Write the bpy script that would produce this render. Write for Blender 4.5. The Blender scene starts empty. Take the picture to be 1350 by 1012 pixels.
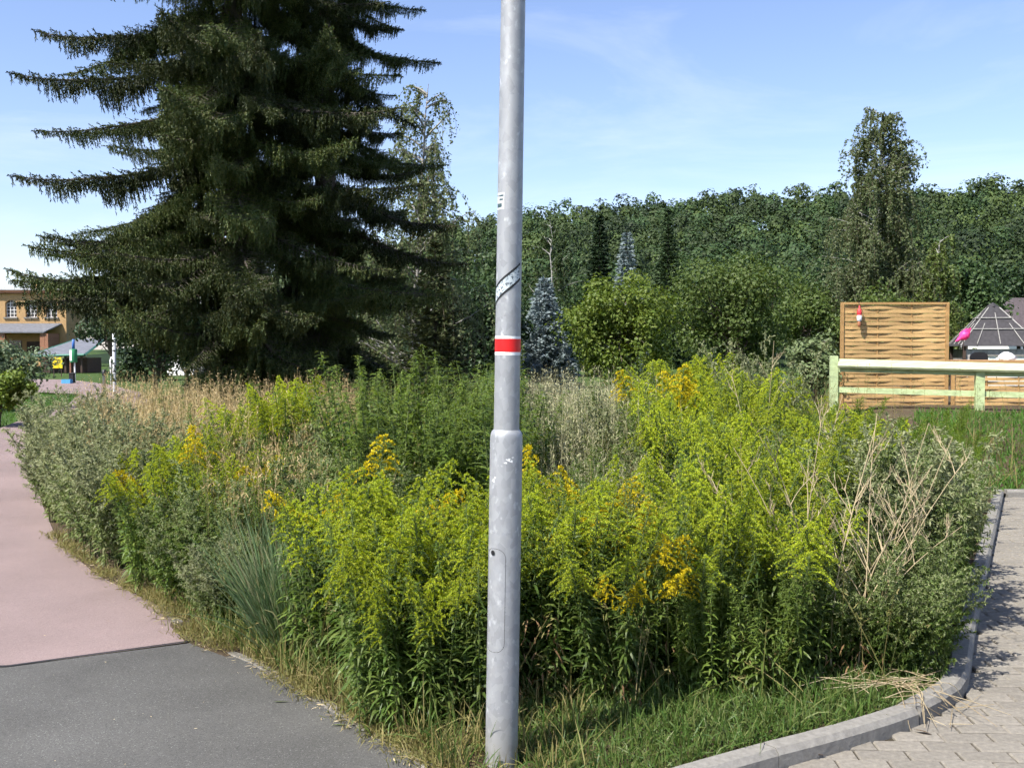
import bpy, bmesh, math, random
import numpy as np
from mathutils import Vector, Matrix

rng = np.random.default_rng(11)
random.seed(11)
R = math.radians
scene = bpy.context.scene
COL = scene.collection

# ------------------------------------------------------------------ camera
EYE, PITCH, FPX = 1.6, math.atan(46.0 / 1350.0), 1350.0
cam_d = bpy.data.cameras.new('camera')
cam_d.sensor_width = 36.0
cam_d.lens = 36.0
cam_d.clip_start = 0.05
cam_d.clip_end = 6000.0
cam = bpy.data.objects.new('camera', cam_d)
COL.objects.link(cam)
cam.location = (0, 0, EYE)
cam.rotation_euler = (R(90) - PITCH, 0, 0)
scene.camera = cam

# ------------------------------------------------------------------ sky, sun, exposure
SUN_EL, SUN_AZ = R(52), R(-132)          # azimuth from +Y towards +X: to the left and a little behind the camera
world = bpy.data.worlds.new('World')
scene.world = world
world.use_nodes = True
wt = world.node_tree
wt.nodes.clear()
w_out = wt.nodes.new('ShaderNodeOutputWorld')
w_bg = wt.nodes.new('ShaderNodeBackground')
w_sky = wt.nodes.new('ShaderNodeTexSky')
w_sky.sky_type = 'NISHITA'
w_sky.sun_disc = False
w_sky.sun_elevation = SUN_EL
w_sky.sun_rotation = SUN_AZ
w_sky.altitude = 150
w_sky.air_density = 1.0
w_sky.dust_density = 0.7
w_sky.ozone_density = 3.6
w_tc = wt.nodes.new('ShaderNodeTexCoord')
w_map = wt.nodes.new('ShaderNodeMapping')
w_map.inputs['Scale'].default_value = (1.2, 1.6, 5.0)
w_map.inputs['Rotation'].default_value = (0.15, 0.1, 0.4)
w_no = wt.nodes.new('ShaderNodeTexNoise')
w_no.inputs['Scale'].default_value = 2.1
w_no.inputs['Detail'].default_value = 9
w_no.inputs['Roughness'].default_value = 0.62
w_no.inputs['Distortion'].default_value = 0.6
w_rmp = wt.nodes.new('ShaderNodeMapRange')
w_rmp.inputs['From Min'].default_value = 0.46
w_rmp.inputs['From Max'].default_value = 0.85
w_rmp.inputs['To Min'].default_value = 0.0
w_rmp.inputs['To Max'].default_value = 0.30
w_mix = wt.nodes.new('ShaderNodeMix')
w_mix.data_type = 'RGBA'
w_mix.inputs['B'].default_value = (6.2, 6.3, 6.8, 1)
wt.links.new(w_tc.outputs['Generated'], w_map.inputs['Vector'])
wt.links.new(w_map.outputs['Vector'], w_no.inputs['Vector'])
wt.links.new(w_no.outputs['Fac'], w_rmp.inputs['Value'])
wt.links.new(w_rmp.outputs['Result'], w_mix.inputs['Factor'])
w_tint = wt.nodes.new('ShaderNodeMix'); w_tint.data_type = 'RGBA'; w_tint.blend_type = 'MULTIPLY'; w_tint.inputs['Factor'].default_value = 1.0
w_tint.inputs['B'].default_value = (1.06, .955, 1.0, 1)
wt.links.new(w_sky.outputs['Color'], w_tint.inputs['A'])
wt.links.new(w_tint.outputs['Result'], w_mix.inputs['A'])
wt.links.new(w_mix.outputs['Result'], w_bg.inputs['Color'])
w_bg.inputs['Strength'].default_value = 0.112
wt.links.new(w_bg.outputs['Background'], w_out.inputs['Surface'])

sun_d = bpy.data.lights.new('sun', 'SUN')
sun_d.energy = 4.8
sun_d.angle = R(0.53)
sun_d.color = (1.0, 0.955, 0.88)
sun = bpy.data.objects.new('sun', sun_d)
COL.objects.link(sun)
sdir = Vector((math.cos(SUN_EL) * math.sin(SUN_AZ), math.cos(SUN_EL) * math.cos(SUN_AZ), math.sin(SUN_EL)))
sun.rotation_euler = sdir.to_track_quat('Z', 'Y').to_euler()
sun.location = sdir * 60

scene.view_settings.view_transform = 'Standard'
scene.view_settings.look = 'None'
scene.view_settings.exposure = 1.05
scene.view_settings.gamma = 1.0
scene.view_settings.use_curve_mapping = False
scene.render.engine = 'CYCLES'
scene.cycles.max_bounces = 4
scene.cycles.diffuse_bounces = 2
scene.cycles.glossy_bounces = 2
scene.cycles.transmission_bounces = 2
scene.cycles.transparent_max_bounces = 6
scene.cycles.use_adaptive_sampling = True
scene.cycles.adaptive_threshold = 0.03
scene.cycles.adaptive_min_samples = 12
scene.cycles.caustics_reflective = False
scene.cycles.caustics_refractive = False

# ------------------------------------------------------------------ helpers: numbers
def nrm(v):
    return v / (np.linalg.norm(v, axis=-1, keepdims=True) + 1e-9)

def at(x, y, D):
    """world point at depth D seen at photo pixel x, y"""
    u, v = (x - 675) / FPX, (506 - y) / FPX
    d = np.array([u, math.cos(PITCH) + v * math.sin(PITCH), -math.sin(PITCH) + v * math.cos(PITCH)])
    return np.array([0, 0, EYE]) + d * (D / d[1])

def bank(x, y):
    """height of the grass bank below the terrace on the right"""
    def ss(a, b, t):
        t = np.clip((t - a) / (b - a), 0, 1)
        return t * t * (3 - 2 * t)
    return 0.62 * ss(11.2, 15.2, y) * ss(0.28, 0.36, x / np.maximum(y, 1.0)) * (1 - ss(60, 90, y))

# ------------------------------------------------------------------ helpers: meshes
STUFF_PARTS = {'branches', 'twigs', 'crown', 'stems', 'leaves', 'upper_leaves', 'lower_leaves', 'flower_sprays', 'side_twigs', 'blades', 'lettering', 'sticker_print', 'paint_splash'}
TRIS = [0]; TN = {}
class MB:
    """collects quads; build() links them as one mesh object"""
    def __init__(s):
        s.V, s.F, s.M, s.n = [], [], [], 0
    def add(s, V, F, m=0):
        V = np.asarray(V, float).reshape(-1, 3)
        F = np.asarray(F, int).reshape(-1, 4)
        s.V.append(V); s.F.append(F + s.n); s.M.append(np.full(len(F), m)); s.n += len(V)
        return s
    def box(s, c, size, rz=0.0, m=0):
        hx, hy, hz = [a / 2 for a in size]
        v = np.array([[-hx,-hy,-hz],[hx,-hy,-hz],[hx,hy,-hz],[-hx,hy,-hz],[-hx,-hy,hz],[hx,-hy,hz],[hx,hy,hz],[-hx,hy,hz]])
        cs, sn = math.cos(rz), math.sin(rz)
        v = v @ np.array([[cs, sn, 0], [-sn, cs, 0], [0, 0, 1]]) + np.array(c)
        return s.add(v, [[0,3,2,1],[4,5,6,7],[0,1,5,4],[1,2,6,5],[2,3,7,6],[3,0,4,7]], m)
    def bevbox(s, c, size, b=0.01, rz=0.0, m=0):
        """box with all-round chamfered top"""
        hx, hy, hz = [a / 2 for a in size]
        v = np.array([[-hx,-hy,-hz],[hx,-hy,-hz],[hx,hy,-hz],[-hx,hy,-hz],
                      [-hx,-hy,hz-b],[hx,-hy,hz-b],[hx,hy,hz-b],[-hx,hy,hz-b],
                      [-hx+b,-hy+b,hz],[hx-b,-hy+b,hz],[hx-b,hy-b,hz],[-hx+b,hy-b,hz]])
        cs, sn = math.cos(rz), math.sin(rz)
        v = v @ np.array([[cs, sn, 0], [-sn, cs, 0], [0, 0, 1]]) + np.array(c)
        return s.add(v, [[0,3,2,1],[0,1,5,4],[1,2,6,5],[2,3,7,6],[3,0,4,7],[4,5,9,8],[5,6,10,9],[6,7,11,10],[7,4,8,11],[8,9,10,11]], m)
    def tube(s, path, rad, n=5, m=0, cap=True):
        P = np.asarray(path, float); K = len(P)
        rad = np.broadcast_to(np.asarray(rad, float), (K,))
        T = nrm(np.gradient(P, axis=0))
        ref = np.array([0, 0, 1.0]) if abs(T[:, 2].mean()) < 0.8 else np.array([1.0, 0, 0])
        A = nrm(np.cross(T, ref)); B = np.cross(T, A)
        a = np.linspace(0, 2 * math.pi, n, endpoint=False)
        V = P[:, None] + rad[:, None, None] * (np.cos(a)[None, :, None] * A[:, None] + np.sin(a)[None, :, None] * B[:, None])
        F = []
        for k in range(K - 1):
            for i in range(n):
                j = (i + 1) % n
                F.append([k*n+i, (k+1)*n+i, (k+1)*n+j, k*n+j])
        V = V.reshape(-1, 3)
        if cap and n % 2 == 0:
            for base in (0, (K-1)*n):
                for i in range(1, n // 2):
                    q = [base+i-1 if i > 1 else base, base+i, base+n-1-i, base+(n-i) % n]
                    F.append([base+i-1, base+i, base+n-1-i, base+(n-i) % n] if i > 1 else [base, base+1, base+n-2, base+n-1])
        return s.add(V, F, m)
    def lathe(s, prof, n=16, c=(0, 0, 0), m=0, ax=None):
        """prof: list of (radius, height); along z"""
        prof = np.asarray(prof, float); K = len(prof)
        a = np.linspace(0, 2 * math.pi, n, endpoint=False)
        V = np.zeros((K, n, 3))
        V[:, :, 0] = prof[:, 0:1] * np.cos(a); V[:, :, 1] = prof[:, 0:1] * np.sin(a); V[:, :, 2] = prof[:, 1:2]
        F = [[k*n+i, k*n+(i+1) % n, (k+1)*n+(i+1) % n, (k+1)*n+i] for k in range(K-1) for i in range(n)]
        V = V.reshape(-1, 3)
        if ax is not None:
            V = V @ np.array(ax)
        return s.add(V + np.array(c), F, m)
    def leaves(s, base, d, L, W, droop=0.3, roll=None, prof=(0.2, 1.0, 0.7, 0.06), ts=(0, .35, .7, 1), fold=0.0, m=0):
        base = np.asarray(base, float).reshape(-1, 3); N = len(base)
        if N == 0: return s
        d = nrm(np.broadcast_to(np.asarray(d, float), (N, 3)))
        L = np.broadcast_to(np.asarray(L, float), (N,)); W = np.broadcast_to(np.asarray(W, float), (N,))
        droop = np.broadcast_to(np.asarray(droop, float), (N,))
        z = np.array([0, 0, 1.0])
        side = np.cross(d, z); bad = np.linalg.norm(side, axis=1) < 1e-3; side[bad] = [1, 0, 0]
        side = nrm(side)
        if roll is None: roll = rng.uniform(-0.6, 0.6, N)
        roll = np.broadcast_to(np.asarray(roll, float), (N,))
        up = np.cross(side, d)
        side = side * np.cos(roll)[:, None] + up * np.sin(roll)[:, None]
        K = len(ts); V = np.zeros((N, K, 2, 3))
        for k, t in enumerate(ts):
            p = base + d * (L * t)[:, None] - z * (droop * L * t * t)[:, None]
            V[:, k, 0] = p - side * (W * prof[k] * .5)[:, None]
            V[:, k, 1] = p + side * (W * prof[k] * .5)[:, None]
        f = np.array([[2*k, 2*k+1, 2*k+3, 2*k+2] for k in range(K-1)])
        F = (f[None] + (np.arange(N) * K * 2)[:, None, None]).reshape(-1, 4)
        return s.add(V.reshape(-1, 3), F, m)
    def cards(s, c, nor, size, aspect=1.0, m=0, wide=.32):
        """flat four-sided leaf clumps (kite shaped) at c facing nor"""
        c = np.asarray(c, float).reshape(-1, 3); N = len(c)
        nor = nrm(np.asarray(nor, float))
        r = nrm(rng.normal(size=(N, 3)))
        a = nrm(np.cross(nor, r)); b = np.cross(nor, a)
        sz = np.broadcast_to(np.asarray(size, float), (N,))[:, None]
        V = np.stack([c - a*sz*.5*aspect, c - b*sz*wide + a*sz*.05, c + a*sz*.5*aspect, c + b*sz*wide + nor*sz*.12], 1)
        F = np.arange(N * 4).reshape(N, 4)
        return s.add(V.reshape(-1, 3), F, m)
    def mesh(s, name, mats, smooth=False):
        V = np.concatenate(s.V); F = np.concatenate(s.F); M = np.concatenate(s.M)
        TRIS[0] += 2 * len(F); TN[name] = TN.get(name, 0) + 2 * len(F)
        me = bpy.data.meshes.new(name)
        me.vertices.add(len(V)); me.vertices.foreach_set('co', V.astype(np.float32).ravel())
        me.loops.add(F.size); me.loops.foreach_set('vertex_index', F.astype(np.int32).ravel())
        me.polygons.add(len(F)); me.polygons.foreach_set('loop_start', np.arange(0, F.size, 4, dtype=np.int32))
        if not isinstance(mats, (list, tuple)): mats = [mats]
        for m in mats: me.materials.append(m)
        me.polygons.foreach_set('material_index', M.astype(np.int32))
        me.polygons.foreach_set('use_smooth', np.full(len(F), smooth))
        me.update(calc_edges=True)
        return me
    def build(s, name, mats, parent=None, smooth=False):
        o = link(name, s.mesh(name, mats, smooth), parent)
        if name in STUFF_PARTS: o['kind'] = 'stuff'
        return o

def link(name, data, parent=None):
    o = bpy.data.objects.new(name, data)
    COL.objects.link(o)
    if parent is not None: o.parent = parent
    return o

def poly_mesh(name, verts, faces, mats, parent=None, mi=None):
    me = bpy.data.meshes.new(name)
    me.from_pydata([tuple(map(float, v)) for v in verts], [], faces)
    if not isinstance(mats, (list, tuple)): mats = [mats]
    for m in mats: me.materials.append(m)
    if mi: me.polygons.foreach_set('material_index', mi)
    me.update()
    return link(name, me, parent)

def tag(o, label, cat=None, group=None, kind=None):
    o['label'] = label
    if cat: o['category'] = cat
    if group: o['group'] = group
    if kind: o['kind'] = kind
    return o

def struct(o, label=None):
    o['kind'] = 'structure'
    if label: o['label'] = label
    return o

def thing(name, label, cat, loc=(0, 0, 0), rz=0.0, group=None, scale=1.0):
    o = link(name, None)
    o.location = [float(a) for a in loc]; o.rotation_euler = (0, 0, rz)
    if np.ndim(scale) == 0: o.scale = (scale,) * 3
    else: o.scale = scale
    o.empty_display_size = 0.1
    return tag(o, label, cat, group)

# ------------------------------------------------------------------ helpers: materials
def new_mat(name):
    m = bpy.data.materials.new(name); m.use_nodes = True
    nt = m.node_tree; b = nt.nodes['Principled BSDF']
    return m, nt, b

def node(nt, kind, **kw):
    n = nt.nodes.new(kind)
    for k, v in kw.items():
        if k.startswith('i_'): n.inputs[k[2:].replace('_', ' ')].default_value = v
        else: setattr(n, k, v)
    return n

def ramp(nt, src, stops):
    r = nt.nodes.new('ShaderNodeValToRGB')
    e = r.color_ramp.elements
    e[0].position, e[0].color = stops[0][0], (*stops[0][1], 1)
    e[1].position, e[1].color = stops[-1][0], (*stops[-1][1], 1)
    for p, c in stops[1:-1]:
        x = e.new(p); x.color = (*c, 1)
    nt.links.new(src, r.inputs['Fac'])
    return r.outputs['Color']

def leaf_mat(name, cols, rough=0.55, trans=0.3, tint=0.12, spec=0.25):
    """foliage: each leaf its own shade out of cols, each plant slightly different"""
    m, nt, b = new_mat(name)
    g = node(nt, 'ShaderNodeNewGeometry'); oi = node(nt, 'ShaderNodeObjectInfo')
    k = len(cols)
    c = ramp(nt, g.outputs['Random Per Island'], [(i / (k - 1), cols[i]) for i in range(k)])
    mr = node(nt, 'ShaderNodeMapRange'); mr.inputs['To Min'].default_value = 1 - tint * 2; mr.inputs['To Max'].default_value = 1 + tint * 2
    nt.links.new(oi.outputs['Random'], mr.inputs['Value'])
    h = node(nt, 'ShaderNodeHueSaturation')
    nt.links.new(mr.outputs['Result'], h.inputs['Value'])
    nt.links.new(c, h.inputs['Color'])
    nt.links.new(h.outputs['Color'], b.inputs['Base Color'])
    b.inputs['Roughness'].default_value = rough
    b.inputs['Specular IOR Level'].default_value = spec
    if trans > 0:
        t = node(nt, 'ShaderNodeBsdfTranslucent')
        h2 = node(nt, 'ShaderNodeHueSaturation'); h2.inputs['Saturation'].default_value = 1.1; h2.inputs['Value'].default_value = 1.25
        h2.inputs['Hue'].default_value = 0.49
        nt.links.new(h.outputs['Color'], h2.inputs['Color']); nt.links.new(h2.outputs['Color'], t.inputs['Color'])
        mx = node(nt, 'ShaderNodeMixShader'); mx.inputs['Fac'].default_value = trans
        out = nt.nodes['Material Output']
        nt.links.new(b.outputs['BSDF'], mx.inputs[1]); nt.links.new(t.outputs['BSDF'], mx.inputs[2])
        nt.links.new(mx.outputs['Shader'], out.inputs['Surface'])
    return m

def plain(name, col, rough=0.6, var=0.12, scale=20.0, metallic=0.0, bump=0.0, spec=0.4, objvar=0.0, stretch=None):
    m, nt, b = new_mat(name)
    tc = node(nt, 'ShaderNodeTexCoord')
    src = tc.outputs['Object']
    if stretch:
        mp = node(nt, 'ShaderNodeMapping'); mp.inputs['Scale'].default_value = stretch
        nt.links.new(src, mp.inputs['Vector']); src = mp.outputs['Vector']
    no = node(nt, 'ShaderNodeTexNoise'); no.inputs['Scale'].default_value = scale; no.inputs['Detail'].default_value = 6; no.inputs['Roughness'].default_value = .65
    nt.links.new(src, no.inputs['Vector'])
    lo = tuple(max(0, c * (1 - var * 1.8)) for c in col); hi = tuple(min(1, c * (1 + var * 1.8)) for c in col)
    c = ramp(nt, no.outputs['Fac'], [(0.25, lo), (0.75, hi)])
    if objvar:
        oi = node(nt, 'ShaderNodeObjectInfo'); mr = node(nt, 'ShaderNodeMapRange')
        mr.inputs['To Min'].default_value = 1 - objvar; mr.inputs['To Max'].default_value = 1 + objvar
        nt.links.new(oi.outputs['Random'], mr.inputs['Value'])
        h = node(nt, 'ShaderNodeHueSaturation'); nt.links.new(mr.outputs['Result'], h.inputs['Value']); nt.links.new(c, h.inputs['Color'])
        c = h.outputs['Color']
    nt.links.new(c, b.inputs['Base Color'])
    b.inputs['Roughness'].default_value = rough; b.inputs['Metallic'].default_value = metallic
    b.inputs['Specular IOR Level'].default_value = spec
    if bump:
        bp = node(nt, 'ShaderNodeBump'); bp.inputs['Strength'].default_value = bump; bp.inputs['Distance'].default_value = 0.01
        nt.links.new(no.outputs['Fac'], bp.inputs['Height']); nt.links.new(bp.outputs['Normal'], b.inputs['Normal'])
    return m

def aggregate(name, dark, mid, light, grain=260.0, patch=1.1, rough=0.9, patchvar=0.16):
    """asphalt-like: fine stones in binder, large worn patches"""
    m, nt, b = new_mat(name)
    tc = node(nt, 'ShaderNodeTexCoord')
    v = node(nt, 'ShaderNodeTexVoronoi'); v.inputs['Scale'].default_value = grain
    n1 = node(nt, 'ShaderNodeTexNoise'); n1.inputs['Scale'].default_value = grain * .55; n1.inputs['Detail'].default_value = 4
    n2 = node(nt, 'ShaderNodeTexNoise'); n2.inputs['Scale'].default_value = patch; n2.inputs['Detail'].default_value = 7; n2.inputs['Roughness'].default_value = .6
    for n in (v, n1, n2): nt.links.new(tc.outputs['Object'], n.inputs['Vector'])
    sep = node(nt, 'ShaderNodeSeparateColor'); nt.links.new(v.outputs['Color'], sep.inputs['Color'])
    c = ramp(nt, sep.outputs['Red'], [(0.0, dark), (0.5, mid), (0.93, mid), (1.0, light)])
    c2 = ramp(nt, n1.outputs['Fac'], [(0.3, dark), (0.7, mid)])
    mx = node(nt, 'ShaderNodeMix', data_type='RGBA'); mx.inputs['Factor'].default_value = .45
    nt.links.new(c, mx.inputs['A']); nt.links.new(c2, mx.inputs['B'])
    mr = node(nt, 'ShaderNodeMapRange'); mr.inputs['From Min'].default_value = .3; mr.inputs['From Max'].default_value = .7
    mr.inputs['To Min'].default_value = 1 - patchvar; mr.inputs['To Max'].default_value = 1 + patchvar
    nt.links.new(n2.outputs['Fac'], mr.inputs['Value'])
    h = node(nt, 'ShaderNodeHueSaturation'); nt.links.new(mr.outputs['Result'], h.inputs['Value']); nt.links.new(mx.outputs['Result'], h.inputs['Color'])
    nt.links.new(h.outputs['Color'], b.inputs['Base Color'])
    b.inputs['Roughness'].default_value = rough; b.inputs['Specular IOR Level'].default_value = .25
    bp = node(nt, 'ShaderNodeBump'); bp.inputs['Strength'].default_value = .5; bp.inputs['Distance'].default_value = .004
    nt.links.new(sep.outputs['Red'], bp.inputs['Height']); nt.links.new(bp.outputs['Normal'], b.inputs['Normal'])
    return m

def ground_mat(name, cols, s1=0.6, s2=9.0):
    m, nt, b = new_mat(name)
    tc = node(nt, 'ShaderNodeTexCoord')
    a = node(nt, 'ShaderNodeTexNoise'); a.inputs['Scale'].default_value = s1; a.inputs['Detail'].default_value = 8
    c = node(nt, 'ShaderNodeTexNoise'); c.inputs['Scale'].default_value = s2; c.inputs['Detail'].default_value = 8; c.inputs['Roughness'].default_value = .7
    for n in (a, c): nt.links.new(tc.outputs['Object'], n.inputs['Vector'])
    mx = node(nt, 'ShaderNodeMix', data_type='FLOAT'); mx.inputs['Factor'].default_value = .5
    nt.links.new(a.outputs['Fac'], mx.inputs['A']); nt.links.new(c.outputs['Fac'], mx.inputs['B'])
    k = len(cols)
    col = ramp(nt, mx.outputs['Result'], [(0.32 + .36 * i / (k - 1), cols[i]) for i in range(k)])
    nt.links.new(col, b.inputs['Base Color']); b.inputs['Roughness'].default_value = .95; b.inputs['Specular IOR Level'].default_value = .1
    bp = node(nt, 'ShaderNodeBump'); bp.inputs['Strength'].default_value = .8; bp.inputs['Distance'].default_value = .03
    nt.links.new(c.outputs['Fac'], bp.inputs['Height']); nt.links.new(bp.outputs['Normal'], b.inputs['Normal'])
    return m

def galvanised(name):
    m, nt, b = new_mat(name)
    tc = node(nt, 'ShaderNodeTexCoord')
    mp = node(nt, 'ShaderNodeMapping'); mp.inputs['Scale'].default_value = (1, 1, .7)
    nt.links.new(tc.outputs['Object'], mp.inputs['Vector'])
    v = node(nt, 'ShaderNodeTexVoronoi'); v.inputs['Scale'].default_value = 45
    n1 = node(nt, 'ShaderNodeTexNoise'); n1.inputs['Scale'].default_value = 10; n1.inputs['Detail'].default_value = 8; n1.inputs['Roughness'].default_value = .7
    n2 = node(nt, 'ShaderNodeTexNoise'); n2.inputs['Scale'].default_value = 34; n2.inputs['Detail'].default_value = 5
    n3 = node(nt, 'ShaderNodeTexNoise'); n3.inputs['Scale'].default_value = 2.5; n3.inputs['Detail'].default_value = 6
    for n in (v, n1, n2, n3): nt.links.new(mp.outputs['Vector'], n.inputs['Vector'])
    sep = node(nt, 'ShaderNodeSeparateColor'); nt.links.new(v.outputs['Color'], sep.inputs['Color'])
    base = ramp(nt, sep.outputs['Green'], [(0, (.275, .283, .290)), (1, (.34, .348, .355))])
    spots = ramp(nt, n2.outputs['Fac'], [(.62, (0, 0, 0)), (.72, (1, 1, 1))])
    m1 = node(nt, 'ShaderNodeMix', data_type='RGBA'); nt.links.new(spots, m1.inputs['Factor']); nt.links.new(base, m1.inputs['A']); m1.inputs['B'].default_value = (.50, .51, .52, 1)
    chalk = ramp(nt, n1.outputs['Fac'], [(.52, (0, 0, 0)), (.8, (.8, .8, .8))])
    m2 = node(nt, 'ShaderNodeMix', data_type='RGBA'); nt.links.new(chalk, m2.inputs['Factor']); nt.links.new(m1.outputs['Result'], m2.inputs['A']); m2.inputs['B'].default_value = (.46, .47, .48, 1)
    # grime near the foot, as thrown up by rain
    sx = node(nt, 'ShaderNodeSeparateXYZ'); nt.links.new(tc.outputs['Object'], sx.inputs['Vector'])
    ad = node(nt, 'ShaderNodeMath', operation='ADD'); ns = node(nt, 'ShaderNodeMath', operation='MULTIPLY'); ns.inputs[1].default_value = .35
    nt.links.new(n1.outputs['Fac'], ns.inputs[0]); nt.links.new(sx.outputs['Z'], ad.inputs[0]); nt.links.new(ns.outputs[0], ad.inputs[1])
    gr = ramp(nt, ad.outputs[0], [(.12, (1, 1, 1)), (.42, (0, 0, 0))])
    m3 = node(nt, 'ShaderNodeMix', data_type='RGBA'); nt.links.new(gr, m3.inputs['Factor']); nt.links.new(m2.outputs['Result'], m3.inputs['A']); m3.inputs['B'].default_value = (.32, .31, .28, 1)
    nt.links.new(m3.outputs['Result'], b.inputs['Base Color'])
    b.inputs['Metallic'].default_value = .35
    rr = node(nt, 'ShaderNodeMapRange'); rr.inputs['To Min'].default_value = .42; rr.inputs['To Max'].default_value = .62
    nt.links.new(n3.outputs['Fac'], rr.inputs['Value']); nt.links.new(rr.outputs['Result'], b.inputs['Roughness'])
    bp = node(nt, 'ShaderNodeBump'); bp.inputs['Strength'].default_value = .15; bp.inputs['Distance'].default_value = .002
    nt.links.new(n1.outputs['Fac'], bp.inputs['Height']); nt.links.new(bp.outputs['Normal'], b.inputs['Normal'])
    return m

M = {}
M['asphalt'] = aggregate('asphalt', (.050, .049, .046), (.100, .098, .091), (.24, .24, .225), 230, .9, .9, .24)
M['pink'] = aggregate('pink_asphalt', (.146, .107, .101), (.240, .182, .172), (.33, .275, .26), 260, .7, .92, .15)
M['soil'] = ground_mat('soil', [(.035, .028, .018), (.075, .055, .035), (.12, .10, .06)], .9, 14)
M['meadow'] = ground_mat('meadow_ground', [(.035, .055, .015), (.06, .085, .022), (.14, .13, .05)], .35, 7)
M['lawn'] = ground_mat('lawn_ground', [(.030, .055, .014), (.046, .080, .020), (.070, .095, .030)], .5, 14)
M['bare'] = ground_mat('bare_earth', [(.22, .17, .11), (.32, .26, .18)], 2, 20)
M['hill'] = ground_mat('hill_ground', [(.012, .022, .008), (.02, .035, .012)], .05, .6)
M['paver'] = plain('paver', (.192, .175, .147), .9, .18, 38, bump=.35, objvar=.10, spec=.2)
M['joint'] = ground_mat('joint_sand', [(.05, .042, .03), (.11, .095, .07)], 2, 40)
M['concrete'] = plain('concrete', (.20, .19, .17), .9, .16, 30, bump=.4, objvar=.06, spec=.2)
M['galv'] = galvanised('galvanised_steel')
M['red'] = plain('red_film', (.62, .012, .012), .42, .05, 12)
M['white'] = plain('white_paint', (.78, .78, .77), .5, .05, 10)
M['black'] = plain('black_plastic', (.012, .012, .013), .5, .1, 10)
M['bark'] = plain('bark', (.10, .08, .06), .95, .3, 12, bump=.8, stretch=(1, 1, .25))
M['bark_d'] = plain('spruce_bark', (.075, .062, .05), .95, .3, 14, bump=.8, stretch=(1, 1, .3))
M['bark_b'] = plain('birch_bark', (.26, .25, .23), .8, .35, 5, bump=.3, stretch=(1, 1, 3))
M['twig'] = plain('twig', (.09, .07, .045), .9, .2, 12)

# ================================================================== THE SETTING
# ground sheet to the horizon
def sheet(name, pts, z, mat, label=None, thick=0.0):
    vs = [(p[0], p[1], z) for p in pts]
    return struct(poly_mesh(name, vs, [list(range(len(vs)))], mat), label)

def grid_sheet(name, x0, x1, y0, y1, nx, ny, zf, mat, label=None):
    xs = np.linspace(x0, x1, nx); ys = np.linspace(y0, y1, ny)
    X, Y = np.meshgrid(xs, ys)
    V = np.stack([X, Y, zf(X, Y)], -1).reshape(-1, 3)
    F = [[j*nx+i, j*nx+i+1, (j+1)*nx+i+1, (j+1)*nx+i] for j in range(ny-1) for i in range(nx-1)]
    return struct(MB().add(V, F).build(name, mat, smooth=True), label)

sheet('ground', [(-1500, -300), (1500, -300), (1500, 2500), (-1500, 2500)], -0.03, M['lawn'])

# outlines of the wedge-shaped verge: left edge against the path, right edge against the kerb
LEFT = [(-0.12, 3.45), (-0.42, 3.92), (-0.83, 4.45), (-1.33, 5.10), (-1.72, 5.46), (-2.22, 6.30), (-2.9, 7.1), (-3.7, 8.3), (-4.9, 10.6), (-6.9, 15.6), (-8.9, 22), (-11, 30), (-16, 44)]
RIGHT = [(0.28, 3.42), (0.62, 3.65), (0.98, 3.87), (1.25, 4.02), (1.68, 4.30), (2.04, 4.66), (2.20, 4.98), (2.50, 5.6), (5.25, 11.0)]
def left_x(D): return np.interp(D, [p[1] for p in LEFT], [p[0] for p in LEFT])
def right_x(D): return np.interp(D, [p[1] for p in RIGHT[2:]], [p[0] for p in RIGHT[2:]])

# soil of the verge, running on as rough meadow to the trees
vp = [(p[0] - .05, p[1] - .03) for p in LEFT[:10]] + [(-8.9, 26), (14, 26), (14, 11.1)] + RIGHT[::-1]
def verge_z(X, Y): return 0.045 + bank(X, Y) + 0.012 * np.sin(X * 5.1) * np.sin(Y * 4.3)
bmv = bmesh.new()
f = bmv.faces.new([bmv.verts.new((p[0], p[1], 0)) for p in vp])
bmesh.ops.triangulate(bmv, faces=[f])
for _ in range(5):
    long = [e for e in bmv.edges if e.calc_length() > 0.55]
    bmesh.ops.subdivide_edges(bmv, edges=long, cuts=1)
    bmesh.ops.triangulate(bmv, faces=[f for f in bmv.faces if len(f.verts) > 4])
for v in bmv.verts:
    v.co.z = float(verge_z(np.array(v.co.x), np.array(v.co.y)))
    if v.co.x < left_x(v.co.y) - .015: v.co.z = .015
me = bpy.data.meshes.new('verge'); bmv.to_mesh(me); bmv.free(); me.materials.append(M['soil'])
struct(link('verge', me), 'bare soil under the overgrown verge')

# footpath: dark asphalt in front, pink asphalt beyond the joint
def strip_poly(a, b): return a + b[::-1]
JOINT = [(-6.5, 4.70), (-2.5, 5.02), (-1.72, 5.46)]
asph = [(-6.5, -2), (9, -2), (9, 1.5), (0.55, 3.3), (0.28, 3.38), (-0.12, 3.45), (-0.42, 3.92), (-0.83, 4.45), (-1.33, 5.10), (-1.70, 5.44), (-2.5, 5.02), (-6.5, 4.70)]
sheet('asphalt_path', asph, 0.030, M['asphalt'])
PL = [(-6.5, 4.72), (-6.6, 8), (-7.4, 12), (-8.8, 16), (-10.1, 20), (-11.3, 24), (-12.6, 29), (-15.2, 36), (-19.5, 46)]
pink = [(-1.72, 5.47), (-2.22, 6.3), (-2.9, 7.1), (-3.7, 8.3), (-4.9, 10.6), (-6.9, 15.6), (-8.9, 22), (-10.6, 30), (-13.4, 37), (-18.2, 46), (-23, 53), (-45, 60), (-45, 44), (-22, 40)] + PL[::-1][1:] + [(-2.5, 5.04)]
pinko = sheet('pink_path', pink, 0.026, M['pink'])
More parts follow.
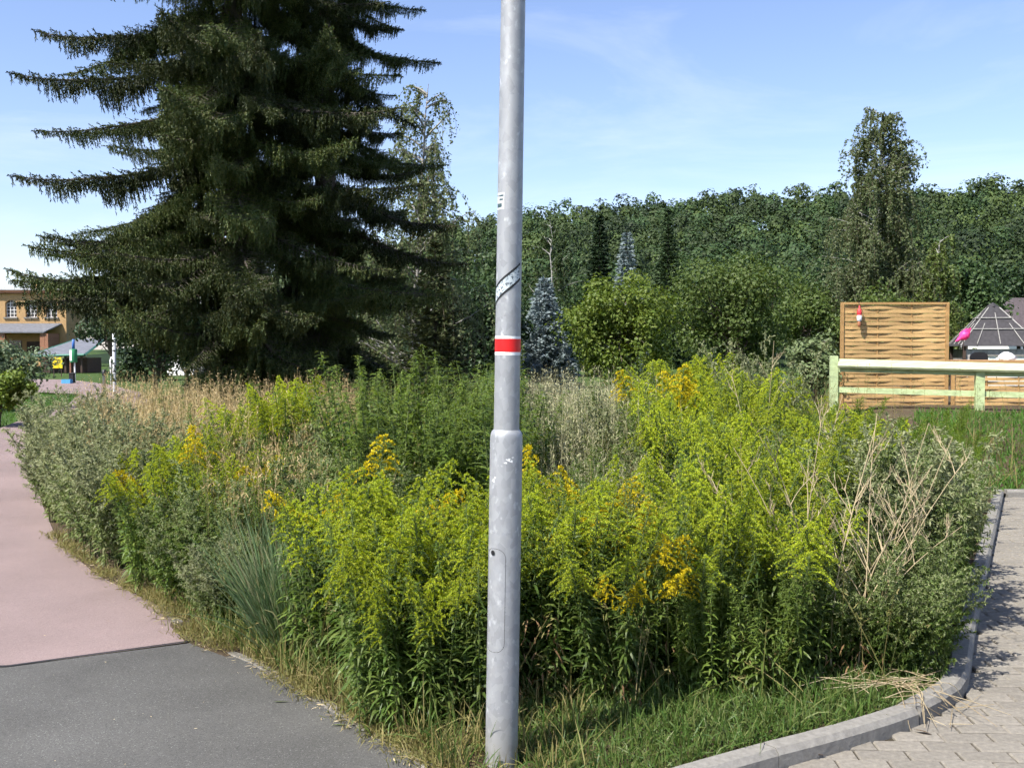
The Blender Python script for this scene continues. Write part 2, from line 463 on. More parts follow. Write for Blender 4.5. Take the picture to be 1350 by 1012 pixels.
# tar seam between the two surfaces
mb = MB()
for a, b in zip(JOINT[:-1], JOINT[1:]):
    a = np.array(a); b = np.array(b); n = nrm(np.array([-(b-a)[1], (b-a)[0]])) * .012
    mb.add([[*(a-n), .034], [*(b-n), .034], [*(b+n), .034], [*(a+n), .034]], [[0, 1, 2, 3]])
struct(mb.build('tar_seam', plain('tar', (.02, .02, .021), .7, .2, 40)))

# edging stones between asphalt and verge
edg = struct(link('path_edging', None)); edg.empty_display_size = .1
E = np.array(LEFT[:6]); seg = np.linalg.norm(np.diff(E, axis=0), axis=1); cum = np.r_[0, np.cumsum(seg)]
me_e = MB().bevbox((0, 0, 0), (.495, .055, .12), .008).mesh('edging_stone', plain('edging_concrete', (.15, .14, .12), .95, .25, 30, bump=.4, objvar=.1, spec=.1))
for k in range(int(cum[-1] / .5)):
    s0, s1 = k * .5, k * .5 + .5
    a = np.array([np.interp(s0, cum, E[:, i]) for i in (0, 1)]); b = np.array([np.interp(s1, cum, E[:, i]) for i in (0, 1)])
    o = link('edging_stone', me_e, edg); c = (a + b) / 2; n = nrm(np.array([(b-a)[1], -(b-a)[0]])) * .03
    o.location = (c[0] + n[0], c[1] + n[1], -.0255 + random.uniform(-.003, .003)); o.rotation_euler = (random.uniform(-.02, .02), 0, math.atan2(*(b-a)[::-1]))

# ---------------------------------------------------------------- paved parking place
pav = sheet('parking_place', [(0.3, 3.35), (0.98, 3.80), (1.68, 4.24), (2.20, 4.92), (5.25, 10.95), (16, 10.6), (16, 1.2), (9, 1.5), (0.55, 3.3)], 0.0, M['joint'], 'sand joints of the block paving')
pv_me = [MB().bevbox((0, 0, -.03), (.1935, .0935, .06), .006).mesh('paver', M['paver'])]
rot = R(-2.5); cs, sn = math.cos(rot), math.sin(rot)
cand = []
for j in range(-60, 100):
    for i in range(-60, 60):
        a = i * .2 + (.1 if j % 2 else 0); b = j * .1
        x = 3 + a * cs - b * sn; y = 5 + a * sn + b * cs
        if y < 2.2 or y > 10.93 - (x - 5.25) * .035 or x > 9: continue
        if y < 4.98: inner = np.interp(x, [p[0] for p in RIGHT[:7]], [p[1] for p in RIGHT[:7]]) - .0 > y
        else: inner = x > right_x(y) - .02
        if y < 3.5 and x < .45 + (3.5 - y) * 2.4: inner = False
        if inner: cand.append((x, y))
cand = np.array(cand)
u = cand[:, 0] / cand[:, 1]; vis = (u < .515) & (cand[:, 1] > 3.7)
order = np.lexsort((np.hypot(cand[:, 0], cand[:, 1]), ~vis))
cand = cand[order]
for k, (x, y) in enumerate(cand[:295]):
    o = link('paver', pv_me[0], pav)
    o.location = (x, y, .012 + random.uniform(-.003, .003)); o.rotation_euler = (random.gauss(0, .008), random.gauss(0, .006), rot + random.gauss(0, .008))
rest = cand[295:]
mb = MB()
for x, y in rest:
    mb.bevbox((x, y, -.018 + random.uniform(-.003, .003)), (.1935, .0935, .06), .006, rot + random.gauss(0, .008))
o = mb.build('paver_field', M['paver'], pav); o['kind'] = 'stuff'

# kerb stones round the verge, and along the far side of the parking place
kerb = struct(link('kerb', None)); kerb.empty_display_size = .1
def kerb_run(pts, L=0.8, w=.10, top=.085, h=.26, sub=4):
    E = np.array(pts, float)
    if len(E) > 3:      # smooth the corner points into a curve
        tt = np.r_[0, np.cumsum(np.linalg.norm(np.diff(E, axis=0), axis=1))]; fine = np.linspace(0, tt[-1], 160)
        E2 = np.stack([np.interp(fine, tt, E[:, i]) for i in (0, 1)], 1)
        for _ in range(60): E2[1:-1] = (E2[:-2] + E2[2:] + 2 * E2[1:-1]) / 4
        E = E2
    seg = np.linalg.norm(np.diff(E, axis=0), axis=1); cum = np.r_[0, np.cumsum(seg)]
    n = max(1, round(cum[-1] / L)); L = cum[-1] / n
    prof = [(-w/2, -h), (w/2, -h), (w/2, -.012), (w/2 - .012, 0), (-w/2 + .018, 0), (-w/2, -.022)]
    for k in range(n):
        ss = np.linspace(k * L + .003, (k + 1) * L - .003, sub + 1)
        C = np.stack([np.interp(ss, cum, E[:, i]) for i in (0, 1)], 1); c = C.mean(0)
        T = nrm(np.gradient(C, axis=0)); N_ = np.stack([-T[:, 1], T[:, 0]], 1)
        V = [(*(C[i] + N_[i] * a_ - c), z_) for i in range(sub + 1) for a_, z_ in prof]
        F = [[i*6+j, i*6+(j+1) % 6, (i+1)*6+(j+1) % 6, (i+1)*6+j] for i in range(sub) for j in range(6)]
        F += [[0, 1, 2, 5], [2, 3, 4, 5], [sub*6, sub*6+5, sub*6+2, sub*6+1], [sub*6+2, sub*6+5, sub*6+4, sub*6+3]]
        o = MB().add(V, F).build('kerb_stone', M['concrete'], kerb)
        o.location = (c[0], c[1], top + random.uniform(-.003, .003)); o.rotation_euler = (random.gauss(0, .004), random.gauss(0, .004), 0)
kerb_run([(p[0], p[1]) for p in RIGHT[:7]], .95)
kerb_run(RIGHT[6:], .98)
kerb_run([(5.33, 11.02), (9.0, 10.9), (14, 10.75)], .98)

# ---------------------------------------------------------------- wooded hill
def ridge(xw, D=350.0):
    px = 675 + FPX * xw / D
    ys = np.interp(px, [-900, -200, 120, 400, 590, 640, 700, 800, 900, 1000, 1090, 1200, 1350, 1700, 2400], [450, 440, 422, 350, 303, 296, 281, 272, 262, 252, 246, 244, 236, 238, 262])
    return EYE + (460 - ys - 7) * D / FPX
def hill_z(X, Y):
    t = np.clip((Y - 95) / 255.0, 0, 1)
    u = X / np.maximum(Y, 60) * 350.0
    r = ridge(u) - 11.0
    z = r * (t ** 1.25) * (1 - .5 * np.clip((Y - 360) / 240, 0, 1))
    return z - .05 + 1.6 * np.sin(X * .03 + 1) * np.sin(Y * .025) * t
def gridmesh(name, x0, x1, y0, y1, nx, ny, zf, mat): return grid_sheet(name, x0, x1, y0, y1, nx, ny, zf, mat)
gridmesh('hill', -420, 420, 95, 620, 90, 70, hill_z, M['hill'])

forest_l = [leaf_mat('forest_leaf', [tuple(c * k * m for c, m in zip(b, t_)) for b in [(.025, .043, .013), (.034, .056, .016), (.044, .068, .020), (.032, .052, .016)]], .65, .12, 0)
            for k, t_ in ((.55, (.9, 1, 1.1)), (.8, (1, 1, 1)), (1.0, (1, 1, .9)), (1.5, (1.05, 1, .8)), (1.2, (.85, 1, 1.05)))]
mb = MB()
N = 0
crowns = []
for D in np.arange(96, 372, 7.0):
    half = .62 * D + 15
    for x in np.arange(-half, half, 6.3):
        X = x + rng.uniform(-2.4, 2.4); Y = D + rng.uniform(-2.4, 2.4)
        px = 675 + FPX * X / Y
        if px < 330 or px > 1600: continue
        crowns.append((X, Y, rng.uniform(.72, 1.28)))
crowns = np.array(crowns)
for X, Y, s in crowns:
    px = 675 + FPX * X / Y
    hidden = px < 560
    nr_ = np.interp(Y, [96, 190], [.62, 1.0]); h = rng.uniform(9.5, 13.5) * s * nr_; rx = rng.uniform(2.8, 4.0) * s * (.4 + .6 * nr_); rz_ = rx * rng.uniform(.85, 1.2)
    zb = float(hill_z(np.array(X), np.array(Y)))
    c = np.array([X, Y, zb + h - rz_])
    cs_ = max(.45, Y * .0025)
    nl = 4 if hidden else 7
    per = 8 if hidden else int(np.clip(15 / cs_ ** 2, 19, 40))
    mi_ = int(rng.integers(5))
    ld = nrm(rng.normal(size=(nl, 3)) + np.array([0, -.35, .55])); lc = c + ld * np.array([rx, rx, rz_]) * .62
    lr = rx * rng.uniform(.36, .58, nl)
    d = nrm(rng.normal(size=(nl * per, 3)) + np.array([0, -.3, .5]))
    P = np.repeat(lc, per, 0) + d * np.repeat(lr, per)[:, None] * rng.uniform(.75, 1.1, (nl * per, 1))
    mb.cards(P, d * .6 + .6 * nrm(P - c + np.array([0, 0, rz_ * .2])) + rng.normal(scale=.22, size=d.shape), cs_ * rng.uniform(.7, 1.35, nl * per) * (2.0 if hidden else 1.0), m=mi_, wide=.48)
tag(mb.build('hillside_wood', forest_l), 'dense green deciduous wood covering the hillside', 'wood', kind='stuff')

# ================================================================== TREES
def limb_path(p0, d, L, n=6, up=0.0, wob=.06):
    d = nrm(np.asarray(d, float)); P = [np.asarray(p0, float)]
    for k in range(n):
        d = nrm(d + rng.normal(scale=wob, size=3) + np.array([0, 0, up / n]))
        P.append(P[-1] + d * L / n)
    return np.array(P)

def broadleaf(name, label, loc, H, rx, rz_, cz, mat, nl=26, per=420, leaf=.16, group=None, bark='bark', lobe=.36, low=0.0, ry=None, dens_=None, size_=None):
    """trunk with limbs to each leafy lobe; leaves spread over the lobes"""
    t = thing(name, label, 'tree', loc, 0, group)
    ry = ry or rx
    tb = MB()
    P = limb_path((0, 0, -.1), (0, 0, 1), cz + rz_ * .2, 7, 0, .05)
    tb.tube(P, np.linspace(max(.05, H * .022), .04, len(P)), 7)
    d = nrm(rng.normal(size=(nl, 3)) + np.array([0, 0, .25]))
    lc = np.array([0, 0, cz]) + d * np.array([rx, ry, rz_]) * rng.uniform(.30, .95, (nl, 1))
    lr = min(rx, rz_) * lobe * rng.uniform(.65, 1.3, nl)
    lc[:, 2] = np.maximum(lc[:, 2], low + lr * .6)
    for k in range(nl):
        k0 = rng.integers(2, len(P) - 1); p0 = P[k0]
        q = np.array([p0, p0 + (lc[k] - p0) * .5 + np.array([0, 0, .1 * rx]), lc[k]])
        tb.tube(q, [H * .008, H * .005, .008], 5)
    tb.build('trunk', M[bark], t)
    far_ = loc[1] > 48
    per = int(per * (.6 if far_ else .86)); leaf = leaf * (1.0 if far_ else .88)
    n = nl * per
    dd = nrm(rng.normal(size=(n, 3)) + np.array([0, 0, .12]))
    rad = np.repeat(lr, per) * np.clip(rng.normal(.85, .22, n), .15, 1.35)
    Pl = np.repeat(lc, per, 0) + dd * rad[:, None] * np.array([1, 1, .85])
    cb = MB().cards(Pl, dd * .8 + rng.normal(scale=.42, size=dd.shape) + np.array([0, 0, .3]), leaf * rng.uniform(.6, 1.35, n))
    cb.build('crown', mat, t)
    return t

def birch(name, label, loc, H, rad_at, mat, trunk_lean=(0, 0), limbs=34, strands=16, leaf=.085, zmin=.22, group=None, strand_len=(.8, 2.0), step=.055, keep=None, limb_r=.0040):
    """weeping birch: pale trunk, steep limbs, long hanging leafy strands"""
    t = thing(name, label, 'tree', loc, 0, group)
    tb = MB()
    K = 10
    P = np.zeros((K, 3)); tt = np.linspace(0, 1, K)
    P[:, 0] = trunk_lean[0] * tt ** 1.5; P[:, 1] = trunk_lean[1] * tt ** 1.5; P[:, 2] = tt * H * .95 - .1
    P[1:-1, :2] += rng.normal(scale=.06, size=(K-2, 2))
    tb.tube(P, np.linspace(H * .011, .008, K), 7)
    tw = MB(); lv = MB()
    for k in range(limbs):
        f = zmin + (1 - zmin) * (k + rng.uniform(0, 1)) / limbs
        z0 = max(.12, f - .16 * (1 - f) ** .6 - .01)
        p0 = np.array([np.interp(z0, tt, P[:, i]) for i in range(3)])
        az = rng.uniform(0, 2 * math.pi)
        if keep is not None and not keep(az, f): continue
        L = rad_at(f) * rng.uniform(.65, 1.1)
        d = np.array([math.cos(az), math.sin(az), 1.0])
        Q = limb_path(p0, d, max(.5, L * 1.25), 7, -.55, .08)
        tb.tube(Q, np.linspace(H * limb_r, .005, len(Q)), 5)
        for s in range(int(strands * (1 - .5 * f ** 2))):
            q = rng.uniform(.25, 1.0); b0 = np.array([np.interp(q, np.linspace(0, 1, len(Q)), Q[:, i]) for i in range(3)])
            sl = rng.uniform(*strand_len) * (.5 + .5 * min(1, L)) * (1.15 - .5 * f ** 2)
            out = rng.normal(scale=.35, size=2) + .25 * np.array([math.cos(az), math.sin(az)])
            n = 5; ss = np.linspace(0, 1, n)
            S = np.zeros((n, 3)); S[:, 0] = b0[0] + out[0] * sl * (1 - (1 - ss) ** 2) * .55; S[:, 1] = b0[1] + out[1] * sl * (1 - (1 - ss) ** 2) * .55
            S[:, 2] = b0[2] + sl * (.16 * ss - .95 * ss ** 1.6)
            tw.tube(S, np.linspace(.006, .003, n), 3, cap=False)
            m = int(sl / step * 1.5); qq = rng.uniform(.05, 1, m)
            pp = np.stack([np.interp(qq, ss, S[:, i]) for i in range(3)], 1) + rng.normal(scale=.045, size=(m, 3))
            lv.cards(pp, rng.normal(size=(m, 3)) + np.array([0, -.2, .5]), leaf * rng.uniform(.6, 1.3, m))
    tb.build('trunk', M['bark_b'], t, True)
    tw.build('twigs', M['twig'], t)
    lv.build('crown', mat, t)
    return t

def conifer(name, label, loc, H, rbase, mat, zlow=.05, whorls=22, per=9, needle=.10, group=None, droop=.25, dens=1.0):
    """narrow garden spruce: whorls of flat sprays round a straight stem"""
    t = thing(name, label, 'tree', loc, rng.uniform(0, 6), group)
    MB().tube([(0, 0, -.1), (0, 0, H * .5), (0, 0, H)], [H * .017, H * .01, .01], 7).build('trunk', M['bark_d'], t)
    lv = MB(); br = MB()
    for w in range(whorls):
        f = zlow + (1 - zlow) * (w + .5) / whorls
        r = rbase * (1 - f) ** .85 + .06
        for k in range(per):
            az = 2 * math.pi * (k + rng.uniform(-.3, .3)) / per + w * .7
            L = r * rng.uniform(.75, 1.12)
            d = np.array([math.cos(az), math.sin(az), 0])
            ss = np.linspace(0, 1, 5)
            B = np.array([0, 0, f * H]) + d * (ss * L)[:, None] + np.array([0, 0, 1]) * (L * (-droop * ss + .28 * ss ** 2.2))[:, None]
            br.tube(B, np.linspace(.012, .004, 5), 3, cap=False)
            n = int(max(14, L * 95 * dens))
            q = rng.uniform(.08, 1, n) ** .8
            side = np.array([-d[1], d[0], 0])
            off = rng.uniform(-1, 1, n) * L * .30 * (1.1 - q)
            pp = np.stack([np.interp(q, ss, B[:, i]) for i in range(3)], 1) + side * off[:, None] + np.array([0, 0, 1]) * (-np.abs(off) * .3 + rng.normal(scale=.025, size=n))[:, None]
            dd = d + side * np.sign(off)[:, None] * .7 + rng.normal(scale=.35, size=(n, 3)) + np.array([0, 0, .25])
            lv.leaves(pp, dd, needle * rng.uniform(.7, 1.3, n), needle * .30, .15, roll=rng.uniform(-1.5, 1.5, n), prof=(.5, 1, .1), ts=(0, .45, 1))
    br.build('branches', M['bark_d'], t)
    lv.build('crown', mat, t)
    return t

# ---- the big spruces: instanced comb-like boughs
spr_mat = leaf_mat('spruce_needles', [(.028, .048, .014), (.044, .067, .018), (.064, .085, .023), (.098, .105, .030)], .55, .18, .25)
def spruce_bough(L=4.0, seed=0):
    r = np.random.default_rng(100 + seed)
    wd = MB(); nd = MB()
    t = np.linspace(0, 1, 14)
    sag = r.uniform(.26, .42); lift = r.uniform(.20, .34)
    A = np.stack([L * t, r.uniform(-.08, .08) * L * t ** 2, L * (-sag * t + lift * t ** 2.4) + .03 * np.sin(t * 9 + seed)], 1)
    wd.tube(A, np.linspace(.040, .006, 14), 5, cap=False)
    def on(q): return np.stack([np.interp(q, t, A[:, i]) for i in range(3)], -1)
    bases, dirs, lens, wid = [], [], [], []
    n2 = 76
    for k in range(n2):
        q = .10 + .89 * (k + r.uniform(0, 1)) / n2
        s = 1 if k % 2 else -1
        ls = (.30 + .75 * math.sin(math.pi * min(1, q * .9 + .1)) ** .8) * (1.05 - q * .75) * r.uniform(.6, 1.15) * L / 4
        p0 = on(q)
        dv = nrm(np.array([.75, s * .75, r.uniform(-.12, .10)]))
        u = np.linspace(0, 1, 5)
        B = p0 + dv * (u * ls)[:, None] + np.array([0, 0, 1]) * (ls * (-.28 * u + .18 * u ** 2))[:, None]
        wd.tube(B, np.linspace(.010, .003, 5), 3, cap=False)
        # needles along the side shoot
        m = int(ls / .0135); qq = r.uniform(0, 1, m)
        pp = np.stack([np.interp(qq, u, B[:, i]) for i in range(3)], 1)
        dd = dv * .8 + r.normal(scale=.55, size=(m, 3)) + np.array([0, 0, .15])
        bases.append(pp); dirs.append(dd); lens.append(r.uniform(.035, .06, m)); wid.append(np.full(m, .015))
        # hanging shoots
        nh = max(3, int(ls / .042))
        for h in range(nh):
            qh = (h + r.uniform(0, 1)) / nh
            hl = r.uniform(.10, .50) * (1.30 - q * 1.0) * (.75 + .45 * math.sin(q * 21 + seed * 2 + s)) * (.75 + .5 * math.sin(qh * 3)) * (L / 4) ** .5
            b0 = np.array([np.interp(qh, u, B[:, i]) for i in range(3)])
            sw = r.normal(scale=.09, size=2)
            m = max(6, int(hl / .0105)); g = (np.arange(m) + r.uniform(0, 1, m)) / m
            pp = b0 + np.stack([sw[0] * hl * g, sw[1] * hl * g, -hl * g], 1)
            dd = np.stack([r.normal(scale=.6, size=m), r.normal(scale=.6, size=m), -np.ones(m) * .9], 1)
            bases.append(pp); dirs.append(dd); lens.append(r.uniform(.028, .050, m)); wid.append(np.full(m, .0145))
    # short shoots standing up and out along the top of the bough
    for k in range(70):
        q = r.uniform(.12, 1.0); b0 = on(np.array([q]))[0]; hl = r.uniform(.08, .26)
        dv = nrm(np.array([r.uniform(.3, 1.0), r.normal(scale=.6), r.uniform(.1, .7)])); m = int(hl / .008); g = r.uniform(0, 1, m)
        bases.append(b0 + dv * (g * hl)[:, None]); dirs.append(dv * .8 + r.normal(scale=.5, size=(m, 3))); lens.append(r.uniform(.03, .055, m)); wid.append(np.full(m, .016))
    # needles on the upturned leading shoot
    m = int(L / .006); qq = r.uniform(.15, 1, m)
    dd = np.array([1, 0, .25]) + r.normal(scale=.6, size=(m, 3))
    bases.append(on(qq)); dirs.append(dd); lens.append(r.uniform(.04, .06, m)); wid.append(np.full(m, .015))
    nd.leaves(np.concatenate(bases), np.concatenate(dirs), np.concatenate(lens), np.concatenate(wid), 0.1,
              roll=r.uniform(-1.5, 1.5, sum(map(len, bases))), prof=(.7, 1, .12), ts=(0, .5, 1))
    both = MB()
    for a, m_ in ((wd, 0), (nd, 1)):
        V = np.concatenate(a.V); F = np.concatenate(a.F); both.add(V, F, m_)
    return both.mesh('bough', [M['bark_d'], spr_mat])
BOUGHS = [spruce_bough(4.0, k) for k in range(3)]

def big_spruce(label, loc, H, spread, zlow, n, prof, seed, gap=None, extra=()):
    r = np.random.default_rng(seed)
    t = thing('spruce_tree', label, 'tree', loc, 0)
    tb = MB(); z = np.linspace(-.2, H, 14)
    tb.tube(np.stack([.05 * np.sin(z * .4), .05 * np.cos(z * .5), z], 1), np.interp(z, [0, H], [H * .0125, .02]), 10)
    tb.build('trunk', M['bark_d'], t, True)
    for zz, az, L in extra:
        o = link('bough', BOUGHS[r.integers(len(BOUGHS))], t); o.location = (0, 0, zz); o.scale = (L / 4, .9, 1.0); o.rotation_euler = (r.uniform(-.1, .1), r.uniform(.05, .2), az)
    for k in range(n):
        f = ((k + r.uniform(0, 1)) / n) ** .92
        zz = zlow + f * (H - zlow - .3)
        az = k * 2.39996 + r.uniform(-.35, .35)
        L = spread * prof(zz / H) * r.uniform(.55, 1.12)
        if gap is not None and gap(zz, az): continue
        o = link('bough', BOUGHS[r.integers(len(BOUGHS))], t)
        o.location = (0, 0, zz); s = L / 4.0
        o.scale = (s, max(.55, s) * r.uniform(.85, 1.15), max(.55, s) * r.uniform(.85, 1.2))
        o.rotation_euler = (r.uniform(-.25, .25), r.normal(scale=.17) + .17 - (.15 if zz > H * .6 else 0), az)
    return t
sp = lambda f: np.interp(f, [0, .12, .3, .5, .8, 1], [.80, 1.0, .98, .84, .42, .06])
p = at(312, 500, 18.0)
big_spruce('tall dark spruce with drooping boughs, its trunk left of the denser spruce', (p[0], p[1], 0), 19.0, 3.6, 1.0, 176, sp, 3, lambda z, a: z < 3.1 and (a % (2 * math.pi)) > 1.9 and (a % (2 * math.pi)) < 4.0,
           [(5.3, 3.15, 3.85), (4.3, 3.02, 3.75), (4.0, 3.4, 3.4), (3.7, 3.12, 3.95), (3.45, 3.3, 3.7), (3.6, 2.9, 3.6), (6.9, 3.2, 3.75), (7.6, 3.0, 3.6), (2.7, -1.4, 2.6), (3.6, -1.9, 3.0), (2.3, -.7, 2.8), (4.7, -1.2, 3.0), (3.1, -2.2, 2.8), (1.9, -1.7, 2.2), (5.9, -1.75, 2.8), (1.6, -1.0, 2.3), (7.5, -1.5, 2.6), (6.7, -1.25, 2.7), (8.4, -1.75, 2.6), (9.2, -1.4, 2.6), (9.9, -1.9, 2.4)])
p = at(428, 500, 20.0)
big_spruce('dense dark spruce right of the spruce with the visible trunk', (p[0], p[1], 0), 20.5, 2.95, .5, 200, sp, 8)

birch_l = leaf_mat('birch_leaf', [(.085, .118, .044), (.120, .152, .064), (.160, .185, .090), (.100, .135, .050)], .5, .38, .05)
p = at(545, 480, 26.0)
birch('birch_tree', 'thin weeping birch showing behind the right side of the spruces', (p[0], p[1], 0), 8.8,
      lambda f: np.interp(f, [0, .3, .6, 1], [1.9, 1.9, 1.5, .5]), birch_l, (.4, 0), 64, 14, .085, .22)
p = at(1152, 470, 45.0)
birch('birch_tree', 'tall weeping birch rising above the woven screen', (p[0], p[1], 0), 12.6,
      lambda f: np.interp(f, [0, .15, .45, .8, 1], [2.5, 2.6, 2.1, 1.7, .8]), birch_l, (.25, 0), 165, 18, .125, .05, strand_len=(.8, 2.2), step=.060, limb_r=.0024)
p = at(1228, 470, 43.0)
birch('birch_tree', 'small drooping birch to the right of the tall birch', (p[0], p[1], 0), 6.6,
      lambda f: np.interp(f, [0, .5, 1], [1.1, 1.0, .5]), leaf_mat('young_birch_leaf', [(.085, .125, .03), (.125, .165, .04), (.11, .15, .045)], .5, .3, .05), (.3, 0), 54, 18, .12, .06, strand_len=(.9, 2.2))
p = at(731, 470, 62.0)
birch('birch_tree', 'pale-trunked birch standing right of the lamp post at the foot of the hill', (p[0], p[1], 0), 10.0,
      lambda f: np.interp(f, [0, .3, .7, 1], [2.0, 2.2, 1.6, .5]), leaf_mat('far_birch_leaf', [(.04, .068, .022), (.06, .088, .03), (.05, .08, .03)], .5, .3, .05), (-.3, 0), 30, 12, .15, .2)

blue = leaf_mat('blue_needles', [(.15, .195, .20), (.21, .26, .265), (.28, .33, .335)], .55, .05, .05)
darkn = leaf_mat('dark_needles', [(.012, .026, .011), (.02, .038, .016), (.028, .05, .02)], .55, .05, .05)
greenn = leaf_mat('green_needles', [(.03, .055, .022), (.045, .075, .03), (.06, .09, .035)], .55, .08, .05)
def conif(name, label, x, ytop, D, wpx, mat, **kw):
    b = at(x, 470, D); tp = at(x, ytop, D)
    conifer(name, label, (b[0], b[1], 0), tp[2], wpx / FPX * D / 2, mat, **kw)
conif('blue_spruce', 'silvery blue spruce just right of the lamp post behind the weeds', 718, 366, 33, 98, blue, zlow=.06, whorls=24, per=11, needle=.15, dens=1.5)
conif('blue_spruce', 'small blue spruce top between two dark spruces', 826, 306, 57, 64, blue, whorls=32, needle=.24, dens=.8)
conif('dark_spruce', 'dark slender spruce left of the small blue spruce', 790, 284, 60, 66, darkn, whorls=38, needle=.24, dens=.65)
conif('green_spruce', 'grey green spruce right of the small blue spruce', 880, 276, 62, 66, greenn, whorls=38, needle=.24, dens=.65)
conif('young_spruce', 'yellowish green conifer at the right foot of the dark spruces', 574, 318, 25, 120, leaf_mat('olive_needles', [(.03, .042, .014), (.05, .062, .02), (.065, .075, .026)], .55, .1, .05), whorls=24, per=10, needle=.11, zlow=.08)

def leafm(name, cs, trans=.25): return leaf_mat(name, cs, .5, trans, .06)
L_light = leafm('light_leaf', [(.092, .145, .022), (.132, .19, .030), (.17, .215, .040), (.11, .165, .028)], .38)
L_mid = leafm('mid_leaf', [(.060, .098, .022), (.088, .130, .030), (.112, .150, .038)], .36)
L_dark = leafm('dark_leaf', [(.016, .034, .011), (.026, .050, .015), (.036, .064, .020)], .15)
L_hill = leafm('hill_leaf', [(.030, .058, .018), (.045, .078, .024), (.058, .094, .03)])
def tree(label, x, ytop, D, wpx, mat, ybot=470, name='broadleaf_tree', **kw):
    b = at(x, 470, D); top = at(x, ytop, D)[2]; bot = max(.3, at(x, ybot, D)[2])
    rz_ = (top - bot) / 2
    return broadleaf(name, label, (b[0], b[1], 0), top, wpx / FPX * D / 2, rz_, (top + bot) / 2, mat, **kw)
tree('bright green spreading fruit tree behind the pale grass', 815, 358, 30, 156, L_light, 505, leaf=.13, nl=46, per=380, low=.15, name='fruit_tree')
tree('olive green rounded fruit tree right of the brighter one', 968, 336, 34, 175, L_mid, 505, leaf=.14, nl=50, per=380, low=.2, name='fruit_tree')
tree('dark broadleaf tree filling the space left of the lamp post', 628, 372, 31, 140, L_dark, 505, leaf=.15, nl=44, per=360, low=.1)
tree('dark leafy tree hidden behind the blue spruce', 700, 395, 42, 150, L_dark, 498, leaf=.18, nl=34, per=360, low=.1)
tree('broad green tree at the foot of the hill left of the lamp post', 560, 330, 75, 170, L_hill, 470, leaf=.32, nl=34, per=300)
tree('green tree behind the rounded fruit tree, towards the birch', 1062, 372, 44, 120, L_mid, 495, leaf=.18, nl=28, per=360, low=.2)
tree('green tree between the small drooping birch and the pavilion', 1272, 338, 56, 105, L_hill, 468, leaf=.24, nl=30, per=340, low=.2)
tree('rounded dark tree right behind the pavilion', 1345, 350, 75, 120, L_dark, 468, leaf=.3, nl=28, per=300)
tree('leafy tree low behind the woven screen', 1170, 385, 40, 160, L_mid, 495, leaf=.17, nl=30, per=360, low=.2)
for k, (x, yt, D, w) in enumerate([(648, 330, 84, 120), (770, 350, 82, 130), (920, 325, 86, 130), (1010, 310, 88, 140), (1110, 330, 84, 130)]):
    tree(['green tree in the row at the hill foot, just left of the lamp post', 'green tree in the row at the hill foot, below the dark slender spruce', 'green tree in the row at the hill foot, right of the grey green spruce', 'tall green tree in the row at the hill foot, above the rounded fruit tree', 'green tree in the row at the hill foot, just left of the tall birch'][k],
         x, yt, D, w, L_hill, 468, leaf=.34, nl=26, per=230, group='trees along the foot of the hill')
# trees at the far left, behind and beside the buildings
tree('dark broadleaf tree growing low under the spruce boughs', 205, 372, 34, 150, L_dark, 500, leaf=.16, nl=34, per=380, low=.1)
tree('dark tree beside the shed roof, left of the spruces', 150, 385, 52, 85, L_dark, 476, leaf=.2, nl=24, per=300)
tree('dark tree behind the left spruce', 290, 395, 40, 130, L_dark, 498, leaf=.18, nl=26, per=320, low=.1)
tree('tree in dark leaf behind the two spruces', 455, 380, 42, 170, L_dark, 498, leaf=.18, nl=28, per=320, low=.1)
tree('green tree rising behind the yellow brick building', 80, 366, 125, 120, L_hill, 440, leaf=.34, nl=26, per=330)
tree('green tree behind the roof at the left picture edge', -20, 378, 130, 90, L_hill, 440, leaf=.34, nl=22, per=300)
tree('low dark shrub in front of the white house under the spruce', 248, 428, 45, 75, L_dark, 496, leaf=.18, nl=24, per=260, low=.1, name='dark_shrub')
# shrubs along the left side of the path
L_willow = leafm('willow_leaf', [(.10, .14, .075), (.14, .18, .10), (.08, .12, .05)])
tree('pale willow shrub beyond the green shrub at the left edge', 8, 452, 27, 92, L_willow, 540, name='willow_shrub', leaf=.11, nl=26, per=260, lobe=.5, low=.05)
tree('bright green rounded shrub at the left edge of the path', -4, 490, 21, 84, L_light, 560, name='green_shrub', leaf=.09, nl=26, per=330, lobe=.5, low=.05)
tree('small dark shrub on the grass between the two paths', 42, 508, 32, 24, L_mid, 532, name='small_shrub', leaf=.08, nl=14, per=120, lobe=.55, low=.03)
tree('pale leaved bush just left of the woven screen', 1078, 438, 17.5, 66, leafm('pale_leaf', [(.11, .15, .06), (.15, .19, .085), (.08, .12, .04)]), 520, name='pale_bush', leaf=.09, nl=20, per=170, lobe=.5, low=.6)

